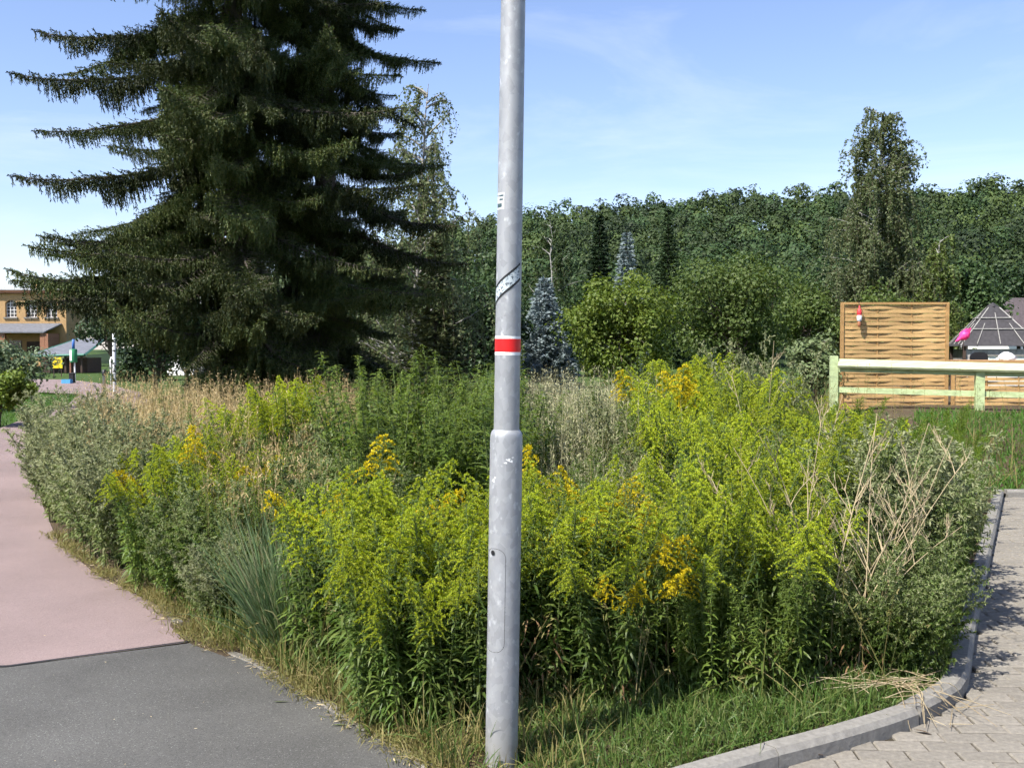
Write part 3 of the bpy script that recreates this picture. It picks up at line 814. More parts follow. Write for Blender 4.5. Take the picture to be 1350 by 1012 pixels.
# ================================================================== BUILDINGS FAR LEFT
def brick_mat(name, c1, c2, mortar, sc=4.0):
    m, nt, b = new_mat(name)
    tc = node(nt, 'ShaderNodeTexCoord')
    mp = node(nt, 'ShaderNodeMapping'); mp.inputs['Rotation'].default_value = (R(90), 0, 0)
    nt.links.new(tc.outputs['Object'], mp.inputs['Vector'])
    bt = node(nt, 'ShaderNodeTexBrick'); bt.inputs['Scale'].default_value = sc
    bt.inputs['Color1'].default_value = (*c1, 1); bt.inputs['Color2'].default_value = (*c2, 1); bt.inputs['Mortar'].default_value = (*mortar, 1)
    bt.inputs['Mortar Size'].default_value = .012
    nt.links.new(mp.outputs['Vector'], bt.inputs['Vector'])
    no = node(nt, 'ShaderNodeTexNoise'); no.inputs['Scale'].default_value = .8; no.inputs['Detail'].default_value = 7
    nt.links.new(tc.outputs['Object'], no.inputs['Vector'])
    mr = node(nt, 'ShaderNodeMapRange'); mr.inputs['To Min'].default_value = .75; mr.inputs['To Max'].default_value = 1.2
    nt.links.new(no.outputs['Fac'], mr.inputs['Value'])
    h = node(nt, 'ShaderNodeHueSaturation'); nt.links.new(mr.outputs['Result'], h.inputs['Value']); nt.links.new(bt.outputs['Color'], h.inputs['Color'])
    nt.links.new(h.outputs['Color'], b.inputs['Base Color']); b.inputs['Roughness'].default_value = .9
    return m
M['ybrick'] = brick_mat('yellow_brick', (.38, .235, .10), (.43, .27, .12), (.34, .235, .13))
M['rbrick'] = brick_mat('red_brick', (.24, .10, .055), (.30, .14, .08), (.25, .17, .12))
M['glass'] = plain('dark_glass', (.03, .035, .045), .12, .1, 3, spec=.7)
M['slate'] = plain('grey_slate', (.13, .135, .15), .6, .18, 3)
M['zinc'] = plain('zinc_edge', (.55, .56, .58), .5, .08, 3)
M['dwood'] = plain('dark_wood', (.055, .035, .025), .8, .2, 6)
M['render'] = plain('white_render', (.74, .73, .69), .85, .05, 2)
M['green_p'] = plain('green_paint', (.05, .16, .12), .55, .1, 6)

DB = 95.0
p1 = at(88, 470, DB)
bx1 = p1[0]; bx0 = bx1 - 17.0; bw = bx1 - bx0
t = thing('brick_building', 'two-storey yellow brick building with arched windows and slate porch roof', 'building', (bx0, DB, 0))
# upper wall built round its window openings
wins = [bx1 - bx0 - 1.35 - 1.88 * k for k in range(9)]
zs0, zs1, ww = 4.55, 5.75, 1.05
mb = MB()
mb.box((bw/2, .25, 2.05), (bw, .5, 4.1), m=0)
mb.box((bw/2, .25, 4.325), (bw, .5, .45), m=0)
edges = sorted(wins); cur = 0.0
for c in edges:
    mb.box(((cur + c - ww/2) / 2, .25, 5.42), (c - ww/2 - cur, .5, 1.74), m=0); cur = c + ww/2
mb.box(((cur + bw) / 2, .25, 5.42), (bw - cur, .5, 1.74), m=0)
mb.box((bw/2, .25, 6.66), (bw, .5, .74), m=0)
mb.box((bw/2, 2.4, 3.5), (bw - .01, 3.8, 6.98), m=0)
w_o = mb.build('wall', M['ybrick'], t)
for c in wins:   # pilaster-less bay: arch spandrels, sill, window frame and panes
    a = np.linspace(0, math.pi, 9)
    ax_, az_ = c - ww/2 * np.cos(a), zs1 + .38 * np.sin(a)
    V, F = [], []
    for k in range(9): V += [(ax_[k], .02, az_[k]), (ax_[k], .02, 6.29), (ax_[k], .48, az_[k]), (ax_[k], .48, 6.29)]
    for k in range(8): q = 4*k; F += [[q, q+4, q+5, q+1], [q, q+2, q+6, q+4]]
    MB().add(V, F).build('window_arch', M['ybrick'], t)
    wn = link('window', None, t); wn.location = (c, .30, 0)
    MB().box((0, .06, (zs0 + zs1 + .4) / 2), (ww, .02, zs1 - zs0 + .4)).build('pane', M['glass'], wn)
    fb = MB()
    for q in np.linspace(-ww/2 + .03, ww/2 - .03, 4): fb.box((q, 0, (zs0 + zs1 + .35) / 2), (.045, .05, zs1 - zs0 + .35))
    for q in np.linspace(zs0 + .03, zs1 + .1, 5): fb.box((0, -.003, q), (ww, .045, .045))
    fb.build('glazing_bars', M['white'], wn)
    MB().box((0, -.33, zs0 - .07), (ww + .25, .2, .14)).build('sill', M['concrete'], wn)
MB().box((bw/2, -.06, 6.95), (bw + .3, .75, .16)).box((bw/2, .0, 6.78), (bw + .1, .62, .10)).build('cornice', M['rbrick'], t)
MB().box((bw/2, 2.0, 7.13), (bw + .5, 5.0, .18)).build('roof', M['zinc'], t)
MB().box((bw - 4.2, 3, 7.6), (.6, .6, 1.0)).box((bw - 4.2, 3, 8.14), (.72, .72, .12)).build('chimney', M['ybrick'], t)
# porch: sloping slate roof on brick piers, dark doors behind
V = [(-1, -2.6, 3.15), (bw - .9, -2.6, 3.15), (bw - .4, -.05, 3.98), (-1, -.05, 3.98), (-1, -2.6, 3.05), (bw - .9, -2.6, 3.05), (bw - .4, -.05, 3.86), (-1, -.05, 3.86)]
MB().add(V, [[0, 1, 2, 3], [4, 7, 6, 5], [0, 4, 5, 1], [1, 5, 6, 2], [2, 6, 7, 3], [3, 7, 4, 0]]).build('porch_roof', M['slate'], t)
for k in range(5):
    MB().box((bw - 1.15 - 3.6 * k, -2.2, 1.5), (.42, .42, 3.1)).build('porch_pier', M['rbrick'], t)
MB().box((bw - .75, -1.3, 1.5), (.3, 2.3, 3.0)).build('porch_end_wall', M['rbrick'], t)
for k in range(4):
    MB().box((bw - 2.9 - 3.6 * k, -.06, 1.15), (1.5, .1, 2.3)).build('door', M['dwood'], t)
    MB().box((bw - 4.7 - 3.6 * k, -.05, 1.75), (1.1, .1, 1.3)).build('porch_window', M['glass'], t)
MB().box((bw/2, -2.15, .45), (bw - .9, .25, .9)).build('porch_parapet', M['ybrick'], t)

# shed with grey roof edged in green
DS = 70.0
a, b = at(50, 474, DS), at(124, 474, DS)
t = thing('shed', 'low shed with sloping grey roof edged in green beside the brick building', 'shed', (a[0], DS, 0))
w = b[0] - a[0]
V = [(0, -1.6, 1.15), (w, -1.6, 1.25), (w * .93, 2.6, 2.35), (w * .45, 2.6, 2.35), (0, -1.6, 1.05), (w, -1.6, 1.15), (w * .93, 2.6, 2.25), (w * .45, 2.6, 2.25)]
MB().add(V, [[0, 1, 2, 3], [4, 7, 6, 5], [1, 5, 6, 2], [2, 6, 7, 3], [3, 7, 4, 0]]).build('roof', M['slate'], t)
V = np.array(V); fas = MB()
fas.tube([V[0] + (0, -.03, -.05), V[3] + (-.03, 0, -.05)], .09, 4).tube([V[0] + (0, -.03, -.04), V[1] + (0, -.03, -.04)], .09, 4).tube([V[1] + (.03, 0, -.04), V[2] + (.03, 0, -.04)], .09, 4)
fas.build('fascia', M['green_p'], t)
MB().box((w * .5, 1.0, .5), (w * .8, 2.4, 1.0)).build('wall', M['dwood'], t)
for k in range(4): MB().box((w * (.08 + .28 * k), -1.3, .55), (.12, .12, 1.1)).build('post', M['dwood'], t)

# white house glimpsed through the spruce
p0, p2 = at(220, 470, 62), at(268, 470, 62)
t = thing('white_house', 'white rendered house glimpsed between the spruce boughs', 'house', ((p0[0] + p2[0]) / 2, 66, 0))
hw = (p2[0] - p0[0]); ht = at(230, 345, 62)[2]
mb = MB().box((0, 0, ht * .45), (hw, 8, ht * .9)); mb.build('wall', M['render'], t)
z0 = ht * .9
V = [(-hw/2-.3, -4.4, z0-.1), (hw/2+.3, -4.4, z0-.1), (hw/2+.3, 4.4, z0-.1), (-hw/2-.3, 4.4, z0-.1), (-hw/2-.3, 0, z0+2.6), (hw/2+.3, 0, z0+2.6)]
poly_mesh('roof', V, [(0, 1, 5, 4), (2, 3, 4, 5), (0, 4, 3), (1, 2, 5), (0, 3, 2, 1)], plain('red_tile_roof', (.14, .08, .06), .8, .2, 3), t)
for k in range(3):
    wn = link('window', None, t); wn.location = (-hw * .3 + k * hw * .3, -4.03, ht * .55)
    MB().box((0, 0, 0), (.9, .04, 1.2)).build('pane', M['glass'], wn)
    fb = MB()
    for q in (-.45, 0, .45): fb.box((q, -.02, 0), (.07, .05, 1.24))
    for q in (-.6, .6): fb.box((0, -.023, q), (.96, .05, .07))
    fb.build('frame', M['white'], wn)

# yellow notice board
p = at(75.5, 479, 60)
t = thing('notice_board', 'yellow notice board on two thin legs near the shed', 'sign', (p[0], 60, 0))
MB().bevbox((0, 0, .80), (.60, .035, .64), .004).build('panel', plain('yellow_panel', (.75, .55, .015), .5, .05, 5), t)
fb = MB().box((.10, -.022, .95), (.22, .006, .05)).box((.14, -.022, .88), (.14, .006, .04)).box((-.05, -.022, .72), (.3, .006, .02)).box((-.03, -.022, .66), (.34, .006, .02))
fb.build('lettering', plain('notice_print', (.18, .14, .03), .6, .05, 5), t)
for s in (-1, 1): MB().box((s * .22, .035, .4), (.04, .035, .95)).build('leg', M['dwood'], t)

# blue, white and green column with a bin at its foot
p = at(97.5, 505, 48); k_ = 48 / FPX
t = thing('information_column', 'slim column with blue top and white and green drum above two posts', 'column', (p[0], 48, 0))
MB().lathe([(.001, 2.06), (.06, 2.05), (.065, 1.60), (.001, 1.60)], 12).build('cap', plain('blue_paint', (.03, .12, .38), .5, .08, 5), t, True)
dr = MB().lathe([(.001, 1.60), (.15, 1.60), (.165, 1.57), (.165, 1.0), (.15, .97), (.001, .97)], 18).build('drum', plain('green_drum', (.03, .22, .09), .5, .08, 5), t, True)
a = np.linspace(R(165), R(262), 8); V = []
for q in a: V += [(.167 * math.cos(q), .167 * math.sin(q), 1.06), (.167 * math.cos(q), .167 * math.sin(q), 1.55)]
MB().add(V, [[2*i, 2*i+2, 2*i+3, 2*i+1] for i in range(7)]).build('white_panel', M['white'], dr)
MB().tube([(-.16, .02, -.02), (-.16, .02, 1.02)], .035, 6).build('post', M['rbrick'], t)
MB().tube([(.05, 0, -.02), (.05, 0, 1.0)], .035, 6).build('post', M['white'], t)
t2 = tag(MB().bevbox((p[0] + .02, 47.75, .22), (.20, .22, .46), .02).bevbox((p[0] + .02, 47.75, .47), (.23, .25, .05), .015).build('litter_bin', M['black']), 'small black litter bin at the foot of the drum column', 'bin')
pb = at(88.5, 503, 47)
t2 = thing('blue_crate', 'low bright blue crate lying beside the drum column', 'crate', (pb[0], 47, .03))
cb = MB()
for s in (-1, 1):
    cb.box((s * .19, 0, .09), (.02, .3, .18)); cb.box((0, s * .14, .09), (.36, .02, .18))
cb.box((0, 0, .01), (.36, .26, .02)); cb.build('body', plain('light_blue_plastic', (.08, .30, .55), .5, .05, 5), t2)

# grey post and two pale posts near the spruce
p = at(151, 500, 38)
t = thing('flag_pole', 'pale grey pole standing beside the path left of the spruces', 'pole', (p[0], 38, 0))
MB().lathe([(.066, -.02), (.064, .4), (.058, 2.7), (.03, 2.72), (.001, 2.72)], 12).build('shaft', M['zinc'], t, True)
MB().lathe([(.10, 0.02), (.10, .05), (.068, .06)], 12).build('foot_collar', M['zinc'], t, True)
p = at(146, 490, 40)
t = thing('white_post', 'short white post with bent top beside the pale grey pole', 'post', (p[0], 40, 0))
MB().tube([(0, 0, -.02), (0, 0, 1.15), (.03, 0, 1.25), (.14, 0, 1.28)], .045, 8).build('shaft', M['white'], t, True)
p = at(138, 540, 20)
t = thing('bollard', 'thin grey bollard with dark cap standing in the dry grass', 'bollard', (p[0], 20, 0))
MB().tube([(0, 0, -.02), (0, 0, 1.08)], .032, 10).build('shaft', M['zinc'], t, True)
MB().lathe([(.04, 1.08), (.042, 1.10), (.042, 1.19), (.001, 1.20)], 10).build('cap', M['black'], t, True)

# ================================================================== TERRACE ON THE RIGHT
def wood(name, col, var=.2, rough=.75):
    return plain(name, col, rough, var, 9, bump=.25, objvar=.14, stretch=(.12, 1, 1), spec=.25)
M['lath'] = wood('woven_lath', (.41, .262, .112), .32)
M['lathf'] = wood('lath_frame', (.36, .215, .085), .2)
M['railp'] = plain('pale_green_paint', (.34, .41, .21), .75, .22, 14, bump=.15, objvar=.05, stretch=(.3, 1, 1))
M['railtop'] = plain('weathered_cream_board', (.40, .43, .25), .8, .2, 14, bump=.2, stretch=(.1, 1, 1))
M['table'] = wood('table_board', (.34, .20, .09))

def woven(label, x0, x1, ztop, zbot, D, D1=None, ornament=False, bays=3, pitch=.066):
    D1 = D1 or D
    A, B = np.array([x0, D]), np.array([x1, D1]); W = np.linalg.norm(B - A); rz = math.atan2(D1 - D, x1 - x0)
    t = thing('woven_screen', label, 'fence panel', (x0, D, zbot), rz)
    H = ztop - zbot
    for s, x in ((0, .025), (1, W - .025)): MB().box((x, 0, H/2), (.05, .05, H)).build('frame_post', M['lathf'], t)
    for z in (.02, H - .02): MB().box((W/2, -.004, z), (W - .1, .05, .04)).build('frame_rail', M['lathf'], t)
    inner = W - .10
    for k in range(1, bays): MB().box((.05 + inner * k / bays, 0, H/2), (.016, .012, H - .08)).build('batten', M['lathf'], t)
    meshes = []
    nseg = 4 * bays; xs = np.linspace(.052, W - .052, nseg + 1)
    hs = pitch * .88
    for par in (1, -1):
        yy = par * .020 * np.sin(math.pi * bays * (xs - .05) / inner + (0 if bays % 2 else 0)) if False else par * .012 * np.cos(math.pi * bays * (xs - .05) / inner) * np.where((xs < .06) | (xs > W - .06), .2, 1)
        V = []
        for x, y in zip(xs, yy): V += [(x, y - .004, -hs/2), (x, y - .004, hs/2), (x, y + .004, -hs/2), (x, y + .004, hs/2)]
        F = []
        for i in range(nseg): q = 4*i; F += [[q, q+4, q+5, q+1], [q+2, q+3, q+7, q+6], [q+1, q+5, q+7, q+3], [q, q+2, q+6, q+4]]
        meshes.append(MB().add(V, F).mesh('lath', M['lath']))
    n = int((H - .09) / pitch)
    for k in range(n):
        o = link('lath', meshes[k % 2], t); o.location = (0, 0, .05 + (k + .5) * (H - .1) / n); o.rotation_euler = (random.gauss(0, .03), random.gauss(0, .002), 0)
    return t
DP = 17.1
s0, s1 = at(1107, 540, DP), at(1249, 540, DP)
ztop = at(1107, 398.5, DP)[2]; zg = .60
woven('tall woven lath screen standing behind the pale green rail', s0[0], s1[0], ztop, zg, DP)
zl = at(1300, 474, DP)[2]
q = at(1340, 500, DP - .5)
woven('low woven lath panel right of the tall screen', s1[0] + .06, s1[0] + 1.70, zl - .03, zg, DP, DP - .15)
woven('low woven lath panel at the right picture edge', s1[0] + 1.78, s1[0] + 3.5, zl - .05, zg, DP - .16, DP - .4)
# small red and white ornament hanging on the screen
p = at(1133, 410, DP - .10)
t = thing('hanging_ornament', 'small red and white ornament hanging on the tall woven screen', 'ornament', (p[0], DP - .10, p[2] - .27))
MB().lathe([(.001, .0), (.02, .015), (.032, .05), (.024, .10)], 12).build('base', plain('ornament_brown', (.35, .14, .07), .5, .1, 9), t, True)
MB().lathe([(.024, .10), (.040, .12), (.044, .17), (.036, .20)], 12).build('beard', M['white'], t, True)
MB().lathe([(.036, .20), (.042, .22), (.036, .29), (.014, .31), (.012, .36), (.001, .365)], 12).build('hat', plain('ornament_red', (.5, .03, .04), .5, .1, 9), t, True)
MB().tube([(0, 0, .35), (0, .02, .42), (0, .07, .42)], .004, 4).build('hook', M['black'], t)

# pale green rail fence
fp = [(at(1099, 500, 16.4), 469), (at(1291.5, 500, 15.6), 486), (at(1500, 500, 14.8), 490)]
t = thing('rail_fence', 'pale green wooden rail fence with cream top board before the screens', 'fence', (fp[0][0][0], 16.4, .55))
org = np.array([fp[0][0][0], 16.4, .55])
tops = [at(1099, 469, 16.4)[2], at(1291.5, 487, 15.6)[2], at(1500, 493, 14.8)[2]]
for (pp, _), zt in zip(fp, tops):
    MB().bevbox((pp[0] - org[0], pp[1] - org[1], (zt - .55) / 2 - .05), (.125, .125, zt - .55 + .1), .01, -.2).build('post', M['railp'], t)
def rail(xa, ya, Da, xb, yb, Db, wid, th, name, mat, dy=0.0, tilt=0.0):
    a, b = at(xa, ya, Da) - org, at(xb, yb, Db) - org
    a[1] += dy; b[1] += dy
    d = nrm(b - a); n = nrm(np.cross(d, [0, 0, 1])); n = n * math.cos(tilt) + np.array([0, 0, 1]) * math.sin(tilt); up = np.cross(n, d)
    up = up if up[2] > 0 else -up
    V = []
    for p_ in (a, b):
        for sy, sz in ((-1, -1), (1, -1), (1, 1), (-1, 1)): V.append(p_ + n * sy * wid / 2 + up * sz * th / 2)
    return MB().add(V, [[0, 1, 2, 3], [4, 7, 6, 5], [0, 4, 5, 1], [1, 5, 6, 2], [2, 6, 7, 3], [3, 7, 4, 0]]).build(name, mat, t)
rail(1103.5, 478.5, 16.38, 1500, 489, 14.85, .22, .035, 'top_board', M['railtop'], -.055, -.50)
rail(1104.5, 486, 16.38, 1500, 497, 14.85, .05, .09, 'upper_rail', M['railp'], -.02)
rail(1104.5, 513.5, 16.38, 1500, 525, 14.85, .045, .085, 'lower_rail', M['railp'], 0)

# grass bank and earth strip come with the verge sheet; terrace things
t = thing('terrace_table', 'long brown wooden table behind the rail fence', 'table', (*at(1335, 480, 18.2)[:2], .62))
zt = at(1335, 474.5, 18.2)[2] - .62
for k in range(4): MB().bevbox((0, -.30 + .2 * k, zt - .02), (2.1, .19, .04), .005).build('board', M['table'], t)
for sx in (-.85, .85):
    for sy in (-.25, .25): MB().box((sx, sy, zt / 2 - .02), (.07, .07, zt - .04)).build('leg', M['table'], t)
pc = at(1290.5, 469, 18.9)
t = thing('garden_chair', 'black garden chair with rounded back behind the table', 'chair', (pc[0], 18.9, .62))
zb = at(1290, 464, 18.9)[2] - .62
mb = MB(); a = np.linspace(0, math.pi, 9); V = []
for q in a:
    x_, z_ = -.165 * np.sign(math.cos(q)) * abs(math.cos(q)) ** .55, zb - .14 + .14 * math.sin(q) ** .7
    V += [(x_, -.02, z_), (x_, -.02, zb - .42), (x_, .02, z_), (x_, .02, zb - .42)]
F = []
for i in range(8): q = 4*i; F += [[q, q+1, q+5, q+4], [q+2, q+6, q+7, q+3], [q, q+4, q+6, q+2]]
mb.add(V, F).build('backrest', M['black'], t)
MB().box((0, .24, .42), (.42, .42, .04)).build('seat', M['black'], t)
for sx in (-.18, .18):
    for sy in (.06, .42): MB().box((sx, sy, .2), (.035, .035, .42)).build('leg', M['black'], t)
pw = at(1326, 478, 18.0)
mb = MB(); th = np.linspace(0, 2 * math.pi, 12, endpoint=False); rings = []
for k, (r_, z_) in enumerate([(.15, 0), (.17, .03), (.14, .07), (.09, .11), (.04, .13), (.012, .14)]):
    rr = r_ * (1 + .18 * np.sin(3 * th + k) + .1 * np.sin(5 * th + 2 * k)); rings.append(np.stack([rr * np.cos(th), .6 * rr * np.sin(th), np.full(12, z_) + .012 * np.sin(4 * th + k)], 1))
V = np.concatenate(rings) + np.array([pw[0], 18.0, zt + .62 + .002]); F = [[k*12+i, k*12+(i+1) % 12, (k+1)*12+(i+1) % 12, (k+1)*12+i] for k in range(5) for i in range(12)]
tag(mb.add(V, F).build('crumpled_cloth', M['white'], None, True), 'crumpled white cloth lying on the terrace table', 'cloth')

# pink bird figure on a stake
p = at(1270, 443, 19.0)
t = thing('garden_bird', 'bright pink bird figure on a thin stake by the pavilion', 'ornament', (p[0], 19.0, .62))
zc = p[2] - .62
B_ = np.array([(-.15, 0, -.095), (-.115, 0, -.085), (-.085, 0, -.06), (-.05, 0, -.035), (-.01, 0, -.01), (.035, 0, .03), (.07, 0, .08), (.095, 0, .12), (.10, 0, .135)]) + np.array([0, 0, zc])
pk = plain('pink_paint', (.85, .05, .25), .45, .06, 9)
MB().tube(B_, [.004, .018, .034, .045, .085, .09, .065, .035, .006], 10).build('body', pk, t, True)
wv = MB()
for s in (-1, 1): wv.leaves([(0.0, s * .06, zc + .02)], [(.6, s * .1, .75)], .17, .09, 0, roll=1.4, prof=(.6, 1, .7, .1))
wv.build('wing', pk, t)
MB().tube([(0, 0, -.02), (.01, 0, zc * .5), (.005, 0, zc - .03)], .007, 5).build('stake', M['dwood'], t)

# pavilion with battened pyramid roof
DG = 40.0
pc = at(1308, 455, DG)
t = thing('pavilion', 'small pavilion with dark pyramid roof crossed by pale battens', 'pavilion', (pc[0], DG, 0), R(-13))
roofm = plain('dark_roof_felt', (.040, .037, .040), .85, .2, 8, bump=.2)
ze, zr, hw, tw = at(1308, 456, DG)[2], at(1308, 404, DG)[2], 1.42, .16
V = [(-hw, -hw, ze), (hw, -hw, ze), (hw, hw, ze), (-hw, hw, ze), (-tw, -tw, zr), (tw, -tw, zr), (tw, tw, zr), (-tw, tw, zr)]
MB().add(V, [[0, 1, 5, 4], [1, 2, 6, 5], [2, 3, 7, 6], [3, 0, 4, 7], [4, 5, 6, 7], [3, 2, 1, 0]]).build('roof', roofm, t)
MB().lathe([(.24, zr - .02), (.19, zr + .04), (.001, zr + .16)], 4).build('cap', roofm, t)
V = np.array(V)
batt = plain('pale_batten', (.27, .26, .24), .7, .15, 10)
for i in range(4):
    a, b = V[i], V[4 + i]
    MB().tube([a + (b - a) * .0, a + (b - a) * .97], .026, 4).build('hip_batten', batt, t)
for i in range(4):
    a0, a1, b0, b1 = V[i], V[(i + 1) % 4], V[4 + i], V[4 + (i + 1) % 4]
    n = nrm(np.cross(a1 - a0, b0 - a0)); n = n if n[2] > 0 else -n
    for f in (.40, .68):
        MB().tube([a0 + (b0 - a0) * f + n * .05, a1 + (b1 - a1) * f + n * .05], .022, 4).build('cross_batten', batt, t)
    for g, top in ((.2, .55), (.5, .82), (.8, .55)):
        q0 = a0 + (a1 - a0) * g; q1 = b0 + (b1 - b0) * g
        MB().tube([q0 + (q1 - q0) * .04 + n * .03, q0 + (q1 - q0) * top + n * .03], .018, 4).build('rafter_batten', batt, t)
for i in range(4):
    s = V[i] * np.array([.88, .88, 0]); MB().box((s[0], s[1], ze / 2), (.12, .12, ze)).build('post', M['dwood'], t)
greyw = wood('grey_boards', (.30, .28, .26))
for i in range(4):
    a0, a1 = V[i] * .84, V[(i + 1) % 4] * .84
    for k in range(12):
        g0 = (k + .5) / 12; c = a0 + (a1 - a0) * g0; rz = math.atan2((a1 - a0)[1], (a1 - a0)[0])
        if i < 1 or k % 1 == 0: MB().box((c[0], c[1], .80), (np.linalg.norm(a1 - a0) / 12 - .012, .025, 1.6), rz).build('wall_board', greyw, t)

# white garden wall and the dark-roofed house at the right edge
a, b = at(1302, 470, 32), at(1440, 470, 32)
t = thing('white_wall', 'low white rendered garden wall right behind the terrace', 'wall', ((a[0] + b[0]) / 2, 32, 0))
MB().box((0, 0, .68), (b[0] - a[0], .2, 1.40)).build('wall', M['render'], t)
MB().box((0, 0, 1.40), (b[0] - a[0] + .06, .28, .05)).build('coping', M['concrete'], t)
p0 = at(1385, 470, 60)
t = thing('dark_roofed_house', 'house with dark hipped roof at the right picture edge', 'house', (p0[0], 63, 0), R(8))
ze, zr = at(1385, 440, 60)[2], at(1385, 396, 60)[2]
MB().box((0, 0, ze / 2), (5.6, 5, ze)).build('wall', M['render'], t)
V = [(-3.2, -2.9, ze - .1), (3.2, -2.9, ze - .1), (3.2, 2.9, ze - .1), (-3.2, 2.9, ze - .1), (-.9, 0, zr + .3), (.9, 0, zr + .3)]
poly_mesh('roof', V, [(0, 1, 5, 4), (2, 3, 4, 5), (0, 4, 3), (1, 2, 5), (0, 3, 2, 1)], plain('brown_roof', (.075, .060, .062), .8, .2, 5), t)
for k in (-1, 1):
    wn = link('window', None, t); wn.location = (k * 1.5, -2.52, ze * .55)
    MB().box((0, 0, 0), (.9, .04, 1.1)).build('pane', M['glass'], wn)
    MB().box((-.45, -.02, 0), (.07, .05, 1.14)).box((.45, -.02, 0), (.07, .05, 1.14)).box((0, -.023, .55), (.96, .05, .07)).box((0, -.023, -.55), (.96, .05, .07)).build('frame', M['white'], wn)

# ================================================================== LAMP POST
PX, PD = -0.0405, 3.80
lean = R(.9)
t = thing('lamp_post', 'galvanised steel lamp post with red band in front of the goldenrod', 'lamp post', (PX, PD, .02))
t.rotation_euler = (0, lean, 0)
JZ = 1.262
MB().lathe([(.0615, -.15), (.061, .0), (.0603, JZ - .012), (.0590, JZ + .002), (.0550, JZ + .013), (.0480, JZ + .020)], 48).build('lower_shaft', M['galv'], t, True)
MB().lathe([(.0478, JZ - .02), (.0468, 1.8), (.0442, 3.2), (.0385, 5.6), (.001, 5.6)], 48).build('upper_shaft', M['galv'], t, True)
def rad(z): return np.interp(z, [0, JZ - .012, JZ + .02, 1.8, 3.2, 5.6], [.061, .0603, .0478, .0468, .0442, .0385])
def wrap(z0, z1, a0, a1, off, n=24, skew=0.0):
    """patch on the post; angle 0 faces the camera, positive to the right"""
    V = []
    for k in range(n + 1):
        q = a0 + (a1 - a0) * k / n; sk = skew * (k / n)
        for z in (z0 + sk, z1 + sk):
            r_ = float(rad(z)) + off; V.append((r_ * math.sin(q), -r_ * math.cos(q), z))
    return V, [[2*i, 2*i+2, 2*i+3, 2*i+1] for i in range(n)]
zb0 = 1.6 - (468 - 460) * PD / FPX - .02; zb1 = 1.6 - (443 - 460) * PD / FPX - .02
bd = MB().add(*wrap(zb0, zb1, -math.pi, math.pi, .0004, 64)).build('band', M['white'], t, True)
MB().add(*wrap(zb0 + .012, zb1 - .010, -math.pi, math.pi, .0009, 64)).build('red_stripe', M['red'], bd, True)
# slanting sticker with black borders and worn print
z_at = lambda y: 1.6 - (y - 460) * PD / FPX - .02
st_m, nt, b = new_mat('worn_sticker')
tc = node(nt, 'ShaderNodeTexCoord'); no = node(nt, 'ShaderNodeTexNoise'); no.inputs['Scale'].default_value = 120; no.inputs['Detail'].default_value = 3
nt.links.new(tc.outputs['Object'], no.inputs['Vector'])
nt.links.new(ramp(nt, no.outputs['Fac'], [(.40, (.10, .12, .14)), (.47, (.36, .42, .44)), (.62, (.50, .54, .55)), (.75, (.30, .36, .38))]), b.inputs['Base Color'])
st = MB().add(*wrap(z_at(402), z_at(382), -1.45, .95, .0006, 30, z_at(347) - z_at(382) + .0)).build('sticker', st_m, t, True)
for (ya, yb) in ((404.5, 401), (384.5, 381)):
    MB().add(*wrap(z_at(ya), z_at(yb), -1.5, 1.05, .0011, 30, z_at(347) - z_at(382))).build('sticker_border', M['black'], st, True)
ls = MB().add(*wrap(z_at(279), z_at(257), -1.45, -.45, .0006, 10)).build('small_sticker', plain('worn_label', (.46, .47, .47), .6, .15, 60), t, True)
mk = MB()
for (ya, yb, a0, a1) in ((262, 260, -1.0, -.55), (267, 265, -.95, -.6), (276, 271, -1.3, -.7), (261.5, 259.5, -1.3, -1.15)):
    mk.add(*wrap(z_at(ya), z_at(yb), a0, a1, .0011, 6))
mk.build('sticker_print', plain('sticker_ink', (.05, .09, .10), .6, .2, 40), ls)
# service hatch: rounded outline groove, lock and lid
zh0, zh1, ah0, ah1, rc = z_at(858), z_at(721), R(-78), R(5), .036
def hatch_outline(inset):
    pts = []; r0 = .0606; w0, w1 = ah0 * r0 + inset, ah1 * r0 - inset; z0, z1 = zh0 + inset, zh1 - inset; c = rc - inset
    for cx, cz, s in ((w1 - c, z1 - c, 0), (w0 + c, z1 - c, 90), (w0 + c, z0 + c, 180), (w1 - c, z0 + c, 270)):
        for k in range(7): q = R(s + 15 * k); pts.append((cx + c * math.cos(q), cz + c * math.sin(q)))
    return pts
o1, o2 = hatch_outline(0), hatch_outline(.0016)
V = []
for (w_, z_), (w2, z2) in zip(o1, o2):
    for a_, b_ in ((w_, z_), (w2, z2)): q = a_ / .0606; V.append((.0612 * math.sin(q), -.0612 * math.cos(q), b_))
n = len(o1); gap_m = plain('hatch_gap', (.07, .07, .072), .8, .1, 20)
hd = MB().add(V, [[2*i, 2*((i+1) % n), 2*((i+1) % n)+1, 2*i+1] for i in range(n)]).build('hatch_gap', gap_m, t)
zl_ = z_at(727); q = R(-44); c0 = np.array([.0612 * math.sin(q), -.0612 * math.cos(q), zl_]); nx = np.array([math.sin(q), -math.cos(q), 0]); tx = np.array([math.cos(q), math.sin(q), 0])
V = [c0 + nx * .0012 + tx * (.010 * math.cos(a)) + np.array([0, 0, .010 * math.sin(a)]) for a in np.linspace(0, 2 * math.pi, 8, endpoint=False)]
poly_mesh('lock', V, [list(range(8))], M['black'], hd)
